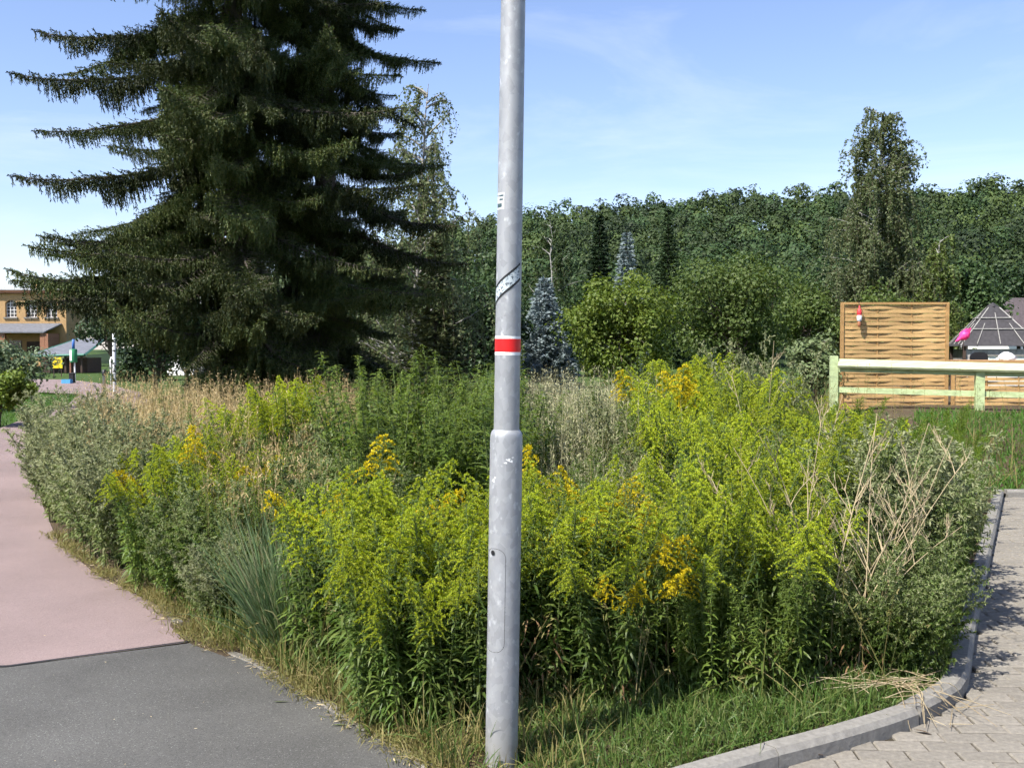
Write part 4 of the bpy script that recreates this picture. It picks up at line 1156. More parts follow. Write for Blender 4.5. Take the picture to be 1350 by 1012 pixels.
# splashes of white paint on the sleeve
sp_ = MB()
for (a0, z0, w_, h_) in ((.15, z_at(604), .008, .005), (.32, z_at(606), .007, .004), (-.02, z_at(608), .006, .003), (-.85, z_at(632), .007, .006), (-.7, z_at(628), .004, .003), (.42, z_at(601), .004, .002)):
    th = np.linspace(0, 2 * math.pi, 12, endpoint=False); rr = 1 + .35 * np.sin(3 * th + z0 * 90) + .2 * np.sin(5 * th)
    ring = [(.0611 * math.sin(a0 + w_ * r_ * math.cos(q) / .06), -.0611 * math.cos(a0 + w_ * r_ * math.cos(q) / .06), z0 + h_ * r_ * math.sin(q)) for q, r_ in zip(th, rr)]
    sp_.add(ring, [[0, 1, 2, 3], [0, 3, 4, 5], [0, 5, 6, 7], [0, 7, 8, 9], [0, 9, 10, 11]])
sp_.build('paint_splash', M['white'], t)

# ================================================================== PLANTS OF THE VERGE
G_leaf = leaf_mat('goldenrod_leaf', [(.062, .112, .022), (.092, .150, .030), (.120, .180, .040), (.165, .210, .055)], .45, .50, .14, .35)
G_leaf2 = leaf_mat('fresh_leaf', [(.085, .140, .024), (.125, .185, .034), (.17, .225, .05)], .45, .45, .10, .35)
G_stem = plain('green_stem', (.09, .12, .03), .7, .2, 20)
G_bud = leaf_mat('goldenrod_bud', [(.25, .35, .028), (.35, .42, .034), (.45, .47, .040), (.30, .39, .034)], .6, .45, .12)
G_flow = leaf_mat('goldenrod_flower', [(.44, .37, .010), (.57, .45, .012), (.66, .53, .018), (.40, .39, .016)], .6, .35, .08)
MU_leaf = leaf_mat('mugwort_leaf', [(.18, .21, .095), (.255, .275, .14), (.33, .34, .195), (.145, .185, .065)], .6, .42, .10)
MU_grn = leaf_mat('mugwort_green', [(.095, .150, .036), (.150, .20, .062), (.205, .245, .10), (.275, .29, .155)], .6, .45, .10)
FE_leaf = leaf_mat('feathery_leaf', [(.08, .15, .018), (.13, .20, .024), (.18, .24, .03)], .5, .4, .08)
DRY = leaf_mat('dry_stalk', [(.28, .21, .12), (.40, .32, .19), (.50, .42, .28)], .8, .1, .08)
BROWN = leaf_mat('withered_leaf', [(.09, .05, .025), (.15, .09, .04), (.22, .14, .07)], .8, .2, .1)
UP = np.array([0, 0, 1.0])

def stem_curve(r, H, lean, az, base):
    t = np.linspace(0, 1, 9)
    wob = r.normal(scale=.012, size=2)
    P = np.zeros((9, 3))
    P[:, 0] = base[0] + math.cos(az) * lean * H * t ** 1.7 + wob[0] * np.sin(t * 5)
    P[:, 1] = base[1] + math.sin(az) * lean * H * t ** 1.7 + wob[1] * np.sin(t * 4)
    P[:, 2] = H * t * math.sqrt(max(.3, 1 - lean ** 2 * .6))
    return t, P
def on_curve(q, t, P): return np.stack([np.interp(q, t, P[:, i]) for i in range(3)], -1)

def goldenrod(seed, stems=9, H0=1.0, spread=.13, plume='bud', lean=.22, leafL=1.0):
    """a clump of upright leafy stems, each ending in a comb of arching one-sided sprays"""
    r = np.random.default_rng(seed)
    sb, lb, pb = MB(), MB(), MB()
    for s in range(stems):
        H = H0 * r.uniform(.72, 1.05); az = r.uniform(0, 6.28)
        base = np.array([math.cos(az), math.sin(az)]) * spread * math.sqrt(r.uniform(0, 1))
        t, P = stem_curve(r, H, lean * r.uniform(.3, 1.3), az + r.normal(scale=.5), base)
        sb.tube(P, np.linspace(.0045, .0018, 9), 4, cap=False)
        nl = int(H / .0125); q = np.linspace(.06, .97 if plume is None else .88, nl) + r.normal(scale=.006, size=nl)
        ang = np.arange(nl) * 2.4 + r.uniform(0, 6)
        L = np.interp(q, [.05, .35, .7, .9, 1], [.075, .125, .10, .055, .04]) * r.uniform(.75, 1.2, nl) * leafL
        el = np.interp(q, [0, .4, 1], [.1, .45, .8]) + r.normal(scale=.2, size=nl)
        d = np.stack([np.cos(ang) * np.cos(el), np.sin(ang) * np.cos(el), np.sin(el)], 1)
        lb.leaves(on_curve(q, t, P), d, L, L * (.155 if plume else .21), r.uniform(.35, .85, nl), roll=r.normal(scale=.35, size=nl))
        if plume is None or (plume == 'bud' and r.uniform() < .30):   # nodding leafy tip
            n = 34; q = r.uniform(.86, 1, n); a = r.uniform(0, 6.28, n)
            d = np.stack([np.cos(a) * .8, np.sin(a) * .8, np.full(n, .7)], 1)
            lb.leaves(on_curve(q, t, P), d, r.uniform(.03, .065, n), .007, .7)
            continue
        n = r.integers(17, 26)
        sidez = r.uniform(0, 6.28); nod = r.uniform(0, 6.28); ripe = r.uniform(.75, 1.15)
        for k in range(n):
            f = k / (n - 1); q = .80 + .20 * f
            p0 = on_curve(np.array([q]), t, P)[0]
            a = k * 2.4 + sidez; a = nod + ((a - nod + math.pi) % (2 * math.pi) - math.pi) * .62
            RL = (.135 * (1 - f) ** .7 + .035) * r.uniform(.75, 1.25) * ripe
            dv = np.array([math.cos(a), math.sin(a), 0]) * (1 - .25 * f)
            u = np.linspace(0, 1, 6)
            C = p0 + dv * (RL * u)[:, None] + UP * (RL * (.70 * u - .88 * u ** 2))[:, None] + UP * f * .02
            sb.tube(C, np.linspace(.0014, .0007, 6), 3, cap=False)
            m = int(RL / .0026) + 6; v = r.uniform(.12, 1, m)
            pp = np.stack([np.interp(v, u, C[:, i]) for i in range(3)], 1) + UP * r.uniform(0, .006, m)[:, None] + r.normal(scale=.0022, size=(m, 3))
            dd = UP * .9 + dv * .4 + r.normal(scale=.6, size=(m, 3))
            big = 1.25 if plume == 'flower' else 1.0
            pb.leaves(pp, dd, r.uniform(.007, .012, m) * big, .0054 * big, 0, roll=r.uniform(-1.5, 1.5, m), prof=(.5, 1, .4), ts=(0, .6, 1))
            # small bract leaves at the foot of each spray
            lb.leaves(np.repeat(p0[None], 2, 0), np.stack([dv + UP * .4, dv * .6 + UP]), r.uniform(.03, .05, 2), .007, .4)
    return [('stems', sb, G_stem), ('leaves', lb, G_leaf if plume else G_leaf2)] + ([('flower_sprays', pb, G_flow if plume == 'flower' else G_bud)] if plume else [])

def mugwort(seed, stems=8, H0=1.0, spread=.13, mat=None, lean=.35, green=.5):
    """stiff branching stems with small grey-green leaves, ends in leafy spikes"""
    r = np.random.default_rng(seed)
    sb, lb, ub = MB(), MB(), MB()
    for s in range(stems):
        H = H0 * r.uniform(.65, 1.08); az = r.uniform(0, 6.28)
        base = np.array([math.cos(az), math.sin(az)]) * spread * math.sqrt(r.uniform(0, 1))
        t, P = stem_curve(r, H, lean * r.uniform(.4, 1.3), az + r.normal(scale=.4), base)
        sb.tube(P, np.linspace(.004, .0015, 9), 4, cap=False)
        nb = int(26 * H0)
        for k in range(nb):
            q = .18 + .80 * (k + r.uniform(0, 1)) / nb
            p0 = on_curve(np.array([q]), t, P)[0]; a = k * 2.4 + r.uniform(-.4, .4)
            BL = np.interp(q, [.15, .5, .85, 1], [.14, .24, .12, .05]) * r.uniform(.6, 1.25)
            u = np.linspace(0, 1, 4); dv = np.array([math.cos(a), math.sin(a), 0])
            C = p0 + dv * (BL * .72 * u)[:, None] + UP * (BL * (.5 * u + .25 * u ** 2 - (.35 * u ** 3)))[:, None]
            sb.tube(C, np.linspace(.0016, .0007, 4), 3, cap=False)
            m = int(BL / .0058) + 5; v = r.uniform(.1, 1, m)
            pp = np.stack([np.interp(v, u, C[:, i]) for i in range(3)], 1)
            dd = dv * .6 + UP * .5 + r.normal(scale=.65, size=(m, 3))
            dest = lb if q > green + r.normal(scale=.12) else ub
            dest.leaves(pp, dd, r.uniform(.018, .038, m), .0105, .35, roll=r.uniform(-1, 1, m), prof=(.4, 1, .15), ts=(0, .5, 1))
        m = int(60 * H0); q = r.uniform(.8, 1.0, m)
        lb.leaves(on_curve(q, t, P), UP * .8 + r.normal(scale=.6, size=(m, 3)), r.uniform(.014, .030, m), .0095, .2, roll=r.uniform(-1, 1, m), prof=(.4, 1, .15), ts=(0, .5, 1))
        m = int(26 * H0); q = r.uniform(.05, .6, m); a = r.uniform(0, 6.28, m)
        ub.leaves(on_curve(q, t, P), np.stack([np.cos(a), np.sin(a), np.full(m, .4)], 1), r.uniform(.05, .09, m), .02, .7)
    return [('stems', sb, G_stem), ('upper_leaves', lb, mat or MU_leaf), ('lower_leaves', ub, MU_grn if (mat is None or mat is MU_leaf) else G_leaf)]

def feathery(seed, stems=10, H0=1.0, spread=.14):
    r = np.random.default_rng(seed)
    sb, lb = MB(), MB()
    for s in range(stems):
        H = H0 * r.uniform(.7, 1.05); az = r.uniform(0, 6.28)
        base = np.array([math.cos(az), math.sin(az)]) * spread * math.sqrt(r.uniform(0, 1))
        t, P = stem_curve(r, H, .28 * r.uniform(.3, 1.3), az, base)
        sb.tube(P, np.linspace(.0035, .0012, 9), 3, cap=False)
        m = int(520 * H0); q = r.uniform(.15, 1, m) ** .75; a = r.uniform(0, 6.28, m); off = r.uniform(0, .08, m) * (1.15 - q)
        pp = on_curve(q, t, P) + np.stack([np.cos(a) * off, np.sin(a) * off, off * .8], 1)
        d = np.stack([np.cos(a), np.sin(a), np.full(m, 1.1)], 1) + r.normal(scale=.4, size=(m, 3))
        lb.leaves(pp, d, r.uniform(.03, .06, m), .0034, .3, roll=r.uniform(-1, 1, m), prof=(.8, 1, .3), ts=(0, .5, 1))
    return [('stems', sb, G_stem), ('leaves', lb, FE_leaf)]

def dead_stalk(seed, H=1.0, lean=.3, az=0.0, branches=9):
    r = np.random.default_rng(seed); sb = MB(); out = []
    t, P = stem_curve(r, H, lean, az, (0, 0))
    sb.tube(P, np.linspace(.0036, .0015, 9), 5, cap=False)
    for k in range(branches):
        tb = MB()
        q = r.uniform(.25, .97); p0 = on_curve(np.array([q]), t, P)[0]; a = r.uniform(0, 6.28)
        BL = r.uniform(.12, .42) * (1.2 - q) * H
        u = np.linspace(0, 1, 6); dv = np.array([math.cos(a), math.sin(a), 0])
        C = p0 + dv * (BL * .6 * u)[:, None] + UP * (BL * (.75 * u + .12 * np.sin(u * 3)))[:, None] + r.normal(scale=.006, size=(6, 3)) * u[:, None]
        tb.tube(C, np.linspace(.0025, .0011, 6), 4, cap=False)
        for j in range(4):
            w = r.uniform(.3, 1); b0 = np.array([np.interp(w, u, C[:, i]) for i in range(3)]); a2 = a + r.normal(scale=.9)
            e = b0 + np.array([math.cos(a2) * .4, math.sin(a2) * .4, .8]) * r.uniform(.03, .11)
            tb.tube([b0, (b0 + e) / 2 + r.normal(scale=.004, size=3), e], [.0017, .0013, .0008], 3, cap=False)
        out.append(('branch', tb, DRY))
    return [('stalk', sb, DRY)] + out

def proto(parts): return [(n, b.mesh(n, m), m) for n, b, m in parts if b.V]
V_BUD = [proto(goldenrod(200 + k, 9, 1.0, .13, 'bud')) for k in range(5)]
V_FLO = [proto(goldenrod(230 + k, 4, 1.0, .09, 'flower', .42)) for k in range(3)]
V_GRN = [proto(goldenrod(250 + k, 9, 1.0, .13, None, .16, .9)) for k in range(3)]
V_MUG = [proto(mugwort(300 + k, 8, 1.0, .14)) for k in range(3)]
V_MUGG = [proto(mugwort(330 + k, 8, 1.0, .14, MU_grn, .30, .55)) for k in range(3)]
V_FEA = [proto(feathery(360 + k, 12, 1.0, .16)) for k in range(2)]

def place(protos, name, label, cat, x, y, H, group=None, wide=1.0, tilt=.05):
    pr = protos[rng.integers(len(protos))]
    z = float(verge_z(np.array(x), np.array(y)))
    t = thing(name, label, cat, (x, y, z - .01), rng.uniform(0, 6.28), group, (H * wide, H * wide, H))
    t.rotation_euler = (rng.normal(scale=tilt), rng.normal(scale=tilt), rng.uniform(0, 6.28))
    for n, me, m in pr:
        o = link(n, me, t)
        if n in STUFF_PARTS: o['kind'] = 'stuff'
    return t

def scatter(quad, n, mind):
    """points inside a convex quad (world ground), spaced"""
    A = [np.array(q, float) for q in quad]; out = []
    for _ in range(n * 40):
        u, v = rng.uniform(0, 1, 2)
        p = (A[0] * (1-u) + A[1] * u) * (1-v) + (A[3] * (1-u) + A[2] * u) * v
        if all((p[0]-o[0])**2 + (p[1]-o[1])**2 > mind*mind for o in out): out.append(p)
        if len(out) >= n: break
    return out

def gx(px, D): return (px - 675) / FPX * D
def patch(protos, name, label, cat, px0, px1, D0, D1, n, mind, hf, wide=1.0, group=None, px0b=None, px1b=None):
    """plants on the ground between two photo columns and two depths"""
    px0b = px0 if px0b is None else px0b; px1b = px1 if px1b is None else px1b
    quad = [(gx(px0, D0), D0), (gx(px1, D0), D0), (gx(px1b, D1), D1), (gx(px0b, D1), D1)]
    k = 0
    for p in scatter(quad, n, mind):
        if p[0] < left_x(p[1]) + .05: continue
        if p[1] < 4.98:
            if p[1] < np.interp(p[0], [q[0] for q in RIGHT[:7]], [q[1] for q in RIGHT[:7]]) + .12: continue
        elif p[1] < 11.2 and p[0] > right_x(p[1]) - .06: continue
        if math.hypot(p[0] - PX, p[1] - PD) < .24: continue
        H = hf(p) * rng.uniform(.78, 1.12)
        fr = (p[1] - D0) / (D1 - D0); pp = 675 + FPX * p[0] / p[1]; a_ = px0 + (px0b - px0) * fr; b_ = px1 + (px1b - px1) * fr; fx = (pp - a_) / (b_ - a_)
        wh = ('front ', 'middle ', 'back ')[min(2, int(fr * 3))] + ('left', 'centre', 'right')[min(2, max(0, int(fx * 3)))]
        place(protos, name, label + ', ' + wh, cat, p[0], p[1], H, group or label, wide); k += 1
    return k

W0 = 1.0
# front thicket round the lamp post
patch(V_BUD, 'goldenrod', 'budding goldenrod in the front thicket left of the lamp post', 'goldenrod', 498, 632, 4.12, 5.2, 20, .17, lambda p: .80 + (p[1] - 4.1) * .17, px0b=440)
patch(V_BUD, 'goldenrod', 'budding goldenrod in the front thicket right of the lamp post', 'goldenrod', 640, 820, 4.45, 5.6, 18, .19, lambda p: .84 + (p[1] - 4.65) * .10)
for (x, D, H, lab) in [(415, 5.0, .84, 'leaning goldenrod at the left end of the front thicket'), (535, 4.10, .60, 'short goldenrod leaning out low over the dry grass at the asphalt'),
                       (500, 4.5, .95, 'goldenrod at the left front corner of the thicket by the lamp post'), (585, 4.14, .66, 'low goldenrod just left of the foot of the lamp post'),
                       (440, 4.8, .88, 'goldenrod next to the blue green grass tuft')]:
    place(V_BUD, 'goldenrod', lab, 'goldenrod', gx(x, D), D, H)
for (x, D, H, lab) in [(472, 5.5, 1.14, 'orange yellow flowering goldenrod above the left of the thicket'), (800, 4.95, .95, 'flowering goldenrod with bright yellow plumes right of the lamp post'),
                       (770, 5.2, 1.02, 'flowering goldenrod behind the bright yellow plumes'), (842, 4.62, .74, 'golden flowering spray hanging over the hollow beside the front thicket'), (818, 4.58, .62, 'lowest golden flowering spray above the green grass'), (838, 4.85, .80, 'low flowering goldenrod leaning right with golden plumes'),
                       (738, 5.75, 1.05, 'golden flowering goldenrod just right of the lamp post sleeve'),
                       (880, 9.8, 1.50, 'tall yellow goldenrod at the back of the verge'), (290, 7.4, 1.04, 'yellow flowering goldenrod above the left bank of weeds'), (212, 7.2, .96, 'yellow goldenrod beside the grey mugwort')]:
    place(V_FLO, 'goldenrod', lab, 'goldenrod', gx(x, D), D, H)
# right front
patch(V_BUD, 'goldenrod', 'budding goldenrod in the right front clump behind the kerb', 'goldenrod', 905, 1100, 4.75, 6.3, 28, .2, lambda p: .78 + (p[1] - 4.75) * .12)
patch(V_GRN, 'goldenrod', 'leafy green goldenrod without flowers along the front grass', 'goldenrod', 850, 1080, 4.52, 5.1, 13, .2, lambda p: .58)
for (x, D, H) in [(800, 4.45, .34), (905, 4.62, .42), (940, 4.70, .5)]:
    place(V_GRN, 'goldenrod', ['short green goldenrod shoot in the grass right of the lamp post', 'leafy green shoot in front of the gap between the clumps', 'leafy goldenrod shoot at the left of the right front clump'][[.34, .42, .5].index(H)], 'goldenrod', gx(x, D), D, H)
patch(V_MUGG, 'mugwort', 'leafy mugwort at the right corner above the kerb', 'mugwort', 1105, 1240, 4.72, 6.4, 32, .17, lambda p: .66 + (p[1] - 5.0) * .2)
patch(V_MUG, 'mugwort', 'grey green mugwort along the right edge by the paving', 'mugwort', 1150, 1248, 5.7, 10.2, 36, .24, lambda p: .98 - max(0, p[1] - 7.0) * .10, px1b=1222)
patch(V_FEA, 'feathery_weed', 'feathery bright green weed below the rail fence', 'weed', 1175, 1255, 8.6, 10.0, 12, .25, lambda p: .95)
patch(V_FEA, 'feathery_weed', 'feathery bright green weed in front of the left fence post', 'weed', 1078, 1135, 8.8, 9.8, 7, .25, lambda p: 1.02)
patch(V_BUD, 'goldenrod', 'budding goldenrod between the dead stalks and the feathery weeds', 'goldenrod', 1000, 1150, 6.5, 9.0, 22, .24, lambda p: .86 + (p[1] - 6.5) * .05)
# middle and right back
patch(V_BUD, 'goldenrod', 'budding goldenrod in the yellow green stand at the right back', 'goldenrod', 880, 1085, 7.4, 12.0, 80, .26, lambda p: (1.02 + (p[1] - 7.4) * .085) * (1.0 if p[0] / p[1] < .255 else .74), px0b=850)
patch(V_GRN, 'goldenrod', 'leafy green goldenrod in the hollow right of the lamp post', 'goldenrod', 690, 860, 5.9, 8.2, 34, .24, lambda p: .66 + (p[1] - 5.9) * .07)
patch(V_MUGG, 'mugwort', 'mugwort standing among the weeds right of the lamp post', 'mugwort', 720, 900, 6.2, 8.8, 14, .3, lambda p: .74)
# tall unflowered stand left of the post
patch(V_GRN, 'goldenrod', 'tall arching green goldenrod left of the lamp post', 'goldenrod', 480, 600, 6.3, 8.6, 36, .22, lambda p: 1.30 + (p[1] - 6.3) * .06)
patch(V_GRN, 'goldenrod', 'tall green goldenrod directly behind the lamp post', 'goldenrod', 600, 668, 6.3, 9.5, 24, .22, lambda p: 1.22 + (p[1] - 6.3) * .06)
patch(V_MUGG, 'mugwort', 'mugwort mixed into the weeds behind the front thicket', 'mugwort', 400, 520, 5.9, 7.8, 16, .25, lambda p: .92)
patch(V_GRN, 'goldenrod', 'leafy green weed between the tuft and the tall stand', 'weed', 350, 480, 6.0, 8.4, 20, .26, lambda p: .86)
# weeds scattered through the dry and the pale grass
patch(V_GRN, 'goldenrod', 'green goldenrod standing in the pale grass right of the lamp post', 'goldenrod', 690, 850, 8.4, 11.5, 12, .35, lambda p: 1.08)
patch(V_MUG, 'mugwort', 'pale mugwort standing in the pale grass right of the lamp post', 'mugwort', 690, 850, 8.6, 11.5, 9, .4, lambda p: 1.12)
patch(V_GRN, 'goldenrod', 'green goldenrod standing in the dry tan grass', 'goldenrod', 210, 450, 8.6, 11.5, 12, .4, lambda p: .98)
patch(V_MUG, 'mugwort', 'pale mugwort standing in the dry tan grass', 'mugwort', 180, 450, 8.2, 10.5, 10, .4, lambda p: .92)
# left bank
patch(V_BUD, 'goldenrod', 'budding goldenrod in the left bank beside the pink path', 'goldenrod', 170, 330, 6.5, 8.0, 16, .22, lambda p: .76 + (p[1] - 6.5) * .08, px0b=175, px1b=345)
patch(V_GRN, 'goldenrod', 'leafy green goldenrod in the left bank beside the pink path', 'goldenrod', 180, 350, 6.3, 8.2, 18, .22, lambda p: .70 + (p[1] - 6.5) * .08)
patch(V_BUD, 'goldenrod', 'taller goldenrod in front of the spruce foot', 'goldenrod', 325, 395, 8.6, 9.8, 9, .25, lambda p: 1.22)
patch(V_MUGG, 'mugwort', 'low leafy mugwort at the corner of the two paths', 'mugwort', 190, 340, 5.55, 6.6, 22, .19, lambda p: .52 + (p[1] - 5.5) * .2)
patch(V_MUG, 'mugwort', 'grey mugwort bush overhanging the pink path', 'mugwort', 70, 185, 7.2, 9.6, 44, .22, lambda p: .96)
patch(V_MUG, 'mugwort', 'grey mugwort further along the pink path', 'mugwort', 52, 150, 9.4, 13.5, 34, .28, lambda p: 1.02)
patch(V_MUG, 'mugwort', 'pale silvery mugwort spike among the low left weeds', 'mugwort', 262, 290, 5.7, 6.0, 3, .12, lambda p: .60)

for (x, D, H, lab) in [(1003, 10.6, 1.72, 'tall pale mugwort rising above the goldenrod left of the rail fence'), (1022, 11.2, 1.55, 'pale mugwort behind the tallest one near the rail fence'), (985, 11.4, 1.5, 'pale mugwort left of the tallest one near the rail fence')]:
    place(V_MUG, 'mugwort', lab, 'mugwort', gx(x, D), D, H, None, .75)
# dead stalks in the right front clump: each its own
for k, (x, y, H, ln, az, br) in enumerate([(1085, 4.85, 1.15, .22, 2.7, 9), (1100, 4.8, 1.20, .18, .3, 10), (1120, 4.85, 1.05, .40, .1, 9), (1090, 4.9, .95, .65, .3, 8), (1070, 5.2, 1.10, .35, 2.9, 8),
                                           (1135, 4.85, 1.25, .10, .4, 7), (1150, 4.95, 1.1, .45, .1, 9), (1060, 5.3, 1.28, .08, .2, 8), (1110, 4.9, .85, .75, .1, 6), (1180, 5.1, 1.15, .28, .2, 9),
                                           (1030, 5.3, 1.0, .4, 3.0, 6), (1165, 5.2, 1.2, .2, .1, 9), (1000, 8.2, 1.35, .15, 2.8, 9), (1075, 7.4, 1.25, .2, .4, 9), (1010, 9.6, 1.65, .12, 1, 10)]):
    t = thing('dead_stalk', 'tall bleached dead stalk branching in the right front clump' if k < 12 else 'bleached dead stalk standing at the back of the right clump', 'dead stalk',
              (gx(x, y), y, float(verge_z(np.array(gx(x, y)), np.array(y))) - .01), 0, 'dead stalks in the right front clump' if k < 12 else 'dead stalks at the back')
    for n, me, m in proto(dead_stalk(500 + k, H, ln, az, br)): link(n, me, t)

# ---------------------------------------------------------------- grasses (stuff)
GR = leaf_mat('grass_green', [(.045, .095, .016), (.070, .13, .024), (.10, .16, .035), (.16, .18, .06), (.06, .12, .02)], .5, .35, 0, .35)
GB = leaf_mat('grass_bluegreen', [(.085, .145, .055), (.12, .185, .08), (.15, .21, .10), (.24, .24, .13)], .5, .3, 0)
GD = leaf_mat('grass_dry', [(.33, .235, .10), (.45, .335, .155), (.54, .42, .23), (.38, .31, .13)], .7, .25, 0)
GS = leaf_mat('grass_straw_green', [(.16, .15, .045), (.24, .20, .075), (.12, .14, .035), (.30, .24, .11)], .7, .25, 0)
GP = leaf_mat('grass_pale', [(.30, .29, .16), (.40, .38, .23), (.24, .25, .12), (.34, .30, .18)], .7, .25, 0)

def in_verge(X, Y, m=.02):
    ok = X > left_x(Y) + m
    r1 = np.interp(X, [q[0] for q in RIGHT[:7]], [q[1] for q in RIGHT[:7]]) + .06 + m
    ok &= np.where(Y < 4.98, Y > r1, np.where(Y < 11.1, X < right_x(Y) - .06 - m, True))
    ok &= np.hypot(X - PX, Y - PD) > .066
    ok &= ~((np.abs(X - PX) < .13) & (Y < PD) & (Y > PD - .35) & (rng.uniform(0, 1, X.shape) < .8))
    return ok
def pts(n, x0, x1, y0, y1, m=.02, dens=None):
    X = rng.uniform(x0, x1, n); Y = rng.uniform(y0, y1, n); k = in_verge(X, Y, m + np.where(Y > 5.5, np.abs(rng.normal(scale=.12, size=n)), 0))
    if dens is not None: k &= rng.uniform(0, 1, n) < dens(X, Y)
    return X[k], Y[k]
def blades(mb, X, Y, h0, h1, w, lean=.35, droop=.3, segs=4, m=0, z=None):
    n = len(X); a = rng.uniform(0, 6.28, n); ln = np.abs(rng.normal(scale=lean, size=n))
    d = np.stack([np.cos(a) * ln, np.sin(a) * ln, np.ones(n)], 1)
    Z = verge_z(X, Y) - .005 if z is None else z
    ts = np.linspace(0, 1, segs); pr = np.interp(ts, [0, .3, .75, 1], [.8, 1, .7, .08])
    mb.leaves(np.stack([X, Y, Z], 1), d, rng.uniform(h0, h1, n), w * rng.uniform(.7, 1.3, n), droop * rng.uniform(.3, 1.6, n), roll=rng.uniform(-1.6, 1.6, n), prof=tuple(pr), ts=tuple(ts), m=m)
    return mb
def noise2(X, Y, f=1.7):
    return .5 + .25 * np.sin(X * f * 2.1 + 1.3 * np.sin(Y * f)) + .25 * np.sin(Y * f * 2.7 + 1.7 * np.cos(X * f * 1.3))

# fresh grass between the post and the kerb
mb = MB()
X, Y = pts(26000, -.1, 2.2, 3.5, 5.0)
blades(mb, X, Y, .05, .17, .0050, .65, .6)
X, Y = pts(900, .1, 1.6, 3.9, 4.9); blades(mb, X, Y, .15, .30, .0055, .55, .7, 5)
tag(mb.build('green_grass', GR), 'fresh green grass between lamp post and kerb', 'grass', kind='stuff')
# dry grass strip along the asphalt
mb = MB()
X, Y = pts(22000, -2.6, .1, 3.5, 6.6, .0, lambda x, y: np.clip(1.15 - (x - left_x(y)) / .55, 0, 1))
blades(mb, X, Y, .05, .20, .0042, .7, .5)
Y = rng.uniform(3.5, 8.6, 9000); X = left_x(Y) + rng.normal(.03, .055, 9000); k = noise2(X, Y, 5.0) + rng.uniform(-.3, .3, 9000) > .42; X, Y = X[k], Y[k]
blades(mb, X, Y, .03, .13, .0040, .9, .7, 3)
X, Y = pts(5200, -2.2, .3, 3.5, 5.6, .01); blades(mb, X, Y, .12, .34, .0045, .5, .5)
o = tag(mb.build('straw_grass', GS), 'dry yellowish grass fringe beside the asphalt', 'grass', kind='stuff')
mb = MB()
X, Y = pts(9000, -2.6, .0, 3.5, 6.4, .04); blades(mb, X, Y, .10, .34, .005, .5, .45)
X, Y = pts(26000, -5.5, 5, 5.0, 12.0, .1); blades(mb, X, Y, .2, .55, .006, .4, .4, 3)
tag(mb.build('undergrowth_grass', GR), 'green grass growing between the weeds', 'grass', kind='stuff')
# blue-green tuft
t = thing('grass_tuft', 'tall blue green grass tuft at the edge of the asphalt', 'grass tuft', (gx(388, 5.32), 5.32, .04))
n = 900; a = rng.uniform(0, 6.28, n); rr = .17 * np.sqrt(rng.uniform(0, 1, n)); mb = MB()
d = np.stack([np.cos(a) * rr * 2.2, np.sin(a) * rr * 2.2, np.ones(n)], 1) + rng.normal(scale=.16, size=(n, 3))
mb.leaves(np.stack([np.cos(a) * rr, np.sin(a) * rr, np.zeros(n)], 1), d, rng.uniform(.40, .92, n), .0075, rng.uniform(.05, .45, n), roll=rng.uniform(-1.5, 1.5, n), prof=(.8, 1, .9, .6, .1), ts=(0, .3, .55, .8, 1))
mb.build('blades', GB, t)
t = thing('grass_tuft', 'smaller blue green grass tuft behind the tall tuft', 'grass tuft', (gx(360, 6.0), 6.0, .04), 1, None, .9)
link('blades', t.users_collection[0].objects['blades'].data, t)

def tall_grass(mb, X, Y, h0, h1, seeds=11, head=.20, lean=.22, m0=0, m1=0, sw=.006):
    n = len(X); a = rng.uniform(0, 6.28, n); ln = np.abs(rng.normal(scale=lean, size=n)); H = rng.uniform(h0, h1, n)
    d = nrm(np.stack([np.cos(a) * ln, np.sin(a) * ln, np.ones(n)], 1)); b = np.stack([X, Y, verge_z(X, Y) - .01], 1); dr = rng.uniform(.02, .22, n)
    mb.leaves(b, d, H, .0038, dr, roll=rng.uniform(-1.5, 1.5, n), prof=(1, 1, .8, .4), ts=(0, .4, .75, 1), m=m0)
    q = rng.uniform(1 - head, 1.0, (n, seeds))
    P = b[:, None] + d[:, None] * (H[:, None] * q)[..., None] - UP * (dr[:, None] * H[:, None] * q * q)[..., None] + rng.normal(scale=.009, size=(n, seeds, 3))
    dd = d[:, None] + rng.normal(scale=.45, size=(n, seeds, 3))
    mb.leaves(P.reshape(-1, 3), dd.reshape(-1, 3), rng.uniform(.018, .042, n * seeds), sw, .2, roll=rng.uniform(-1.5, 1.5, n * seeds), prof=(.5, 1, .2), ts=(0, .5, 1), m=m1)
    return mb
# tan grass in front of the spruces
mb = MB()
X, Y = pts(8400, -7.5, -1.2, 8.2, 15.5, .15, lambda x, y: ((675 + FPX * x / y > 120) & (675 + FPX * x / y < 470)) * (.35 + .65 * noise2(x, y)))
tall_grass(mb, X, Y, .85, 1.36, 8)
X, Y = pts(1500, -4, -.8, 6.2, 8.8, .2, lambda x, y: ((675 + FPX * x / y > 270) & (675 + FPX * x / y < 480)) * .9)
tall_grass(mb, X, Y, .7, 1.02, 10)
X, Y = pts(9000, -7.5, -.8, 8.0, 15.5, .15); blades(mb, X, Y, .3, .8, .006, .3, .35, 3)
tag(mb.build('tan_grass', GD), 'tall dry tan grass in front of the spruces', 'grass', kind='stuff')
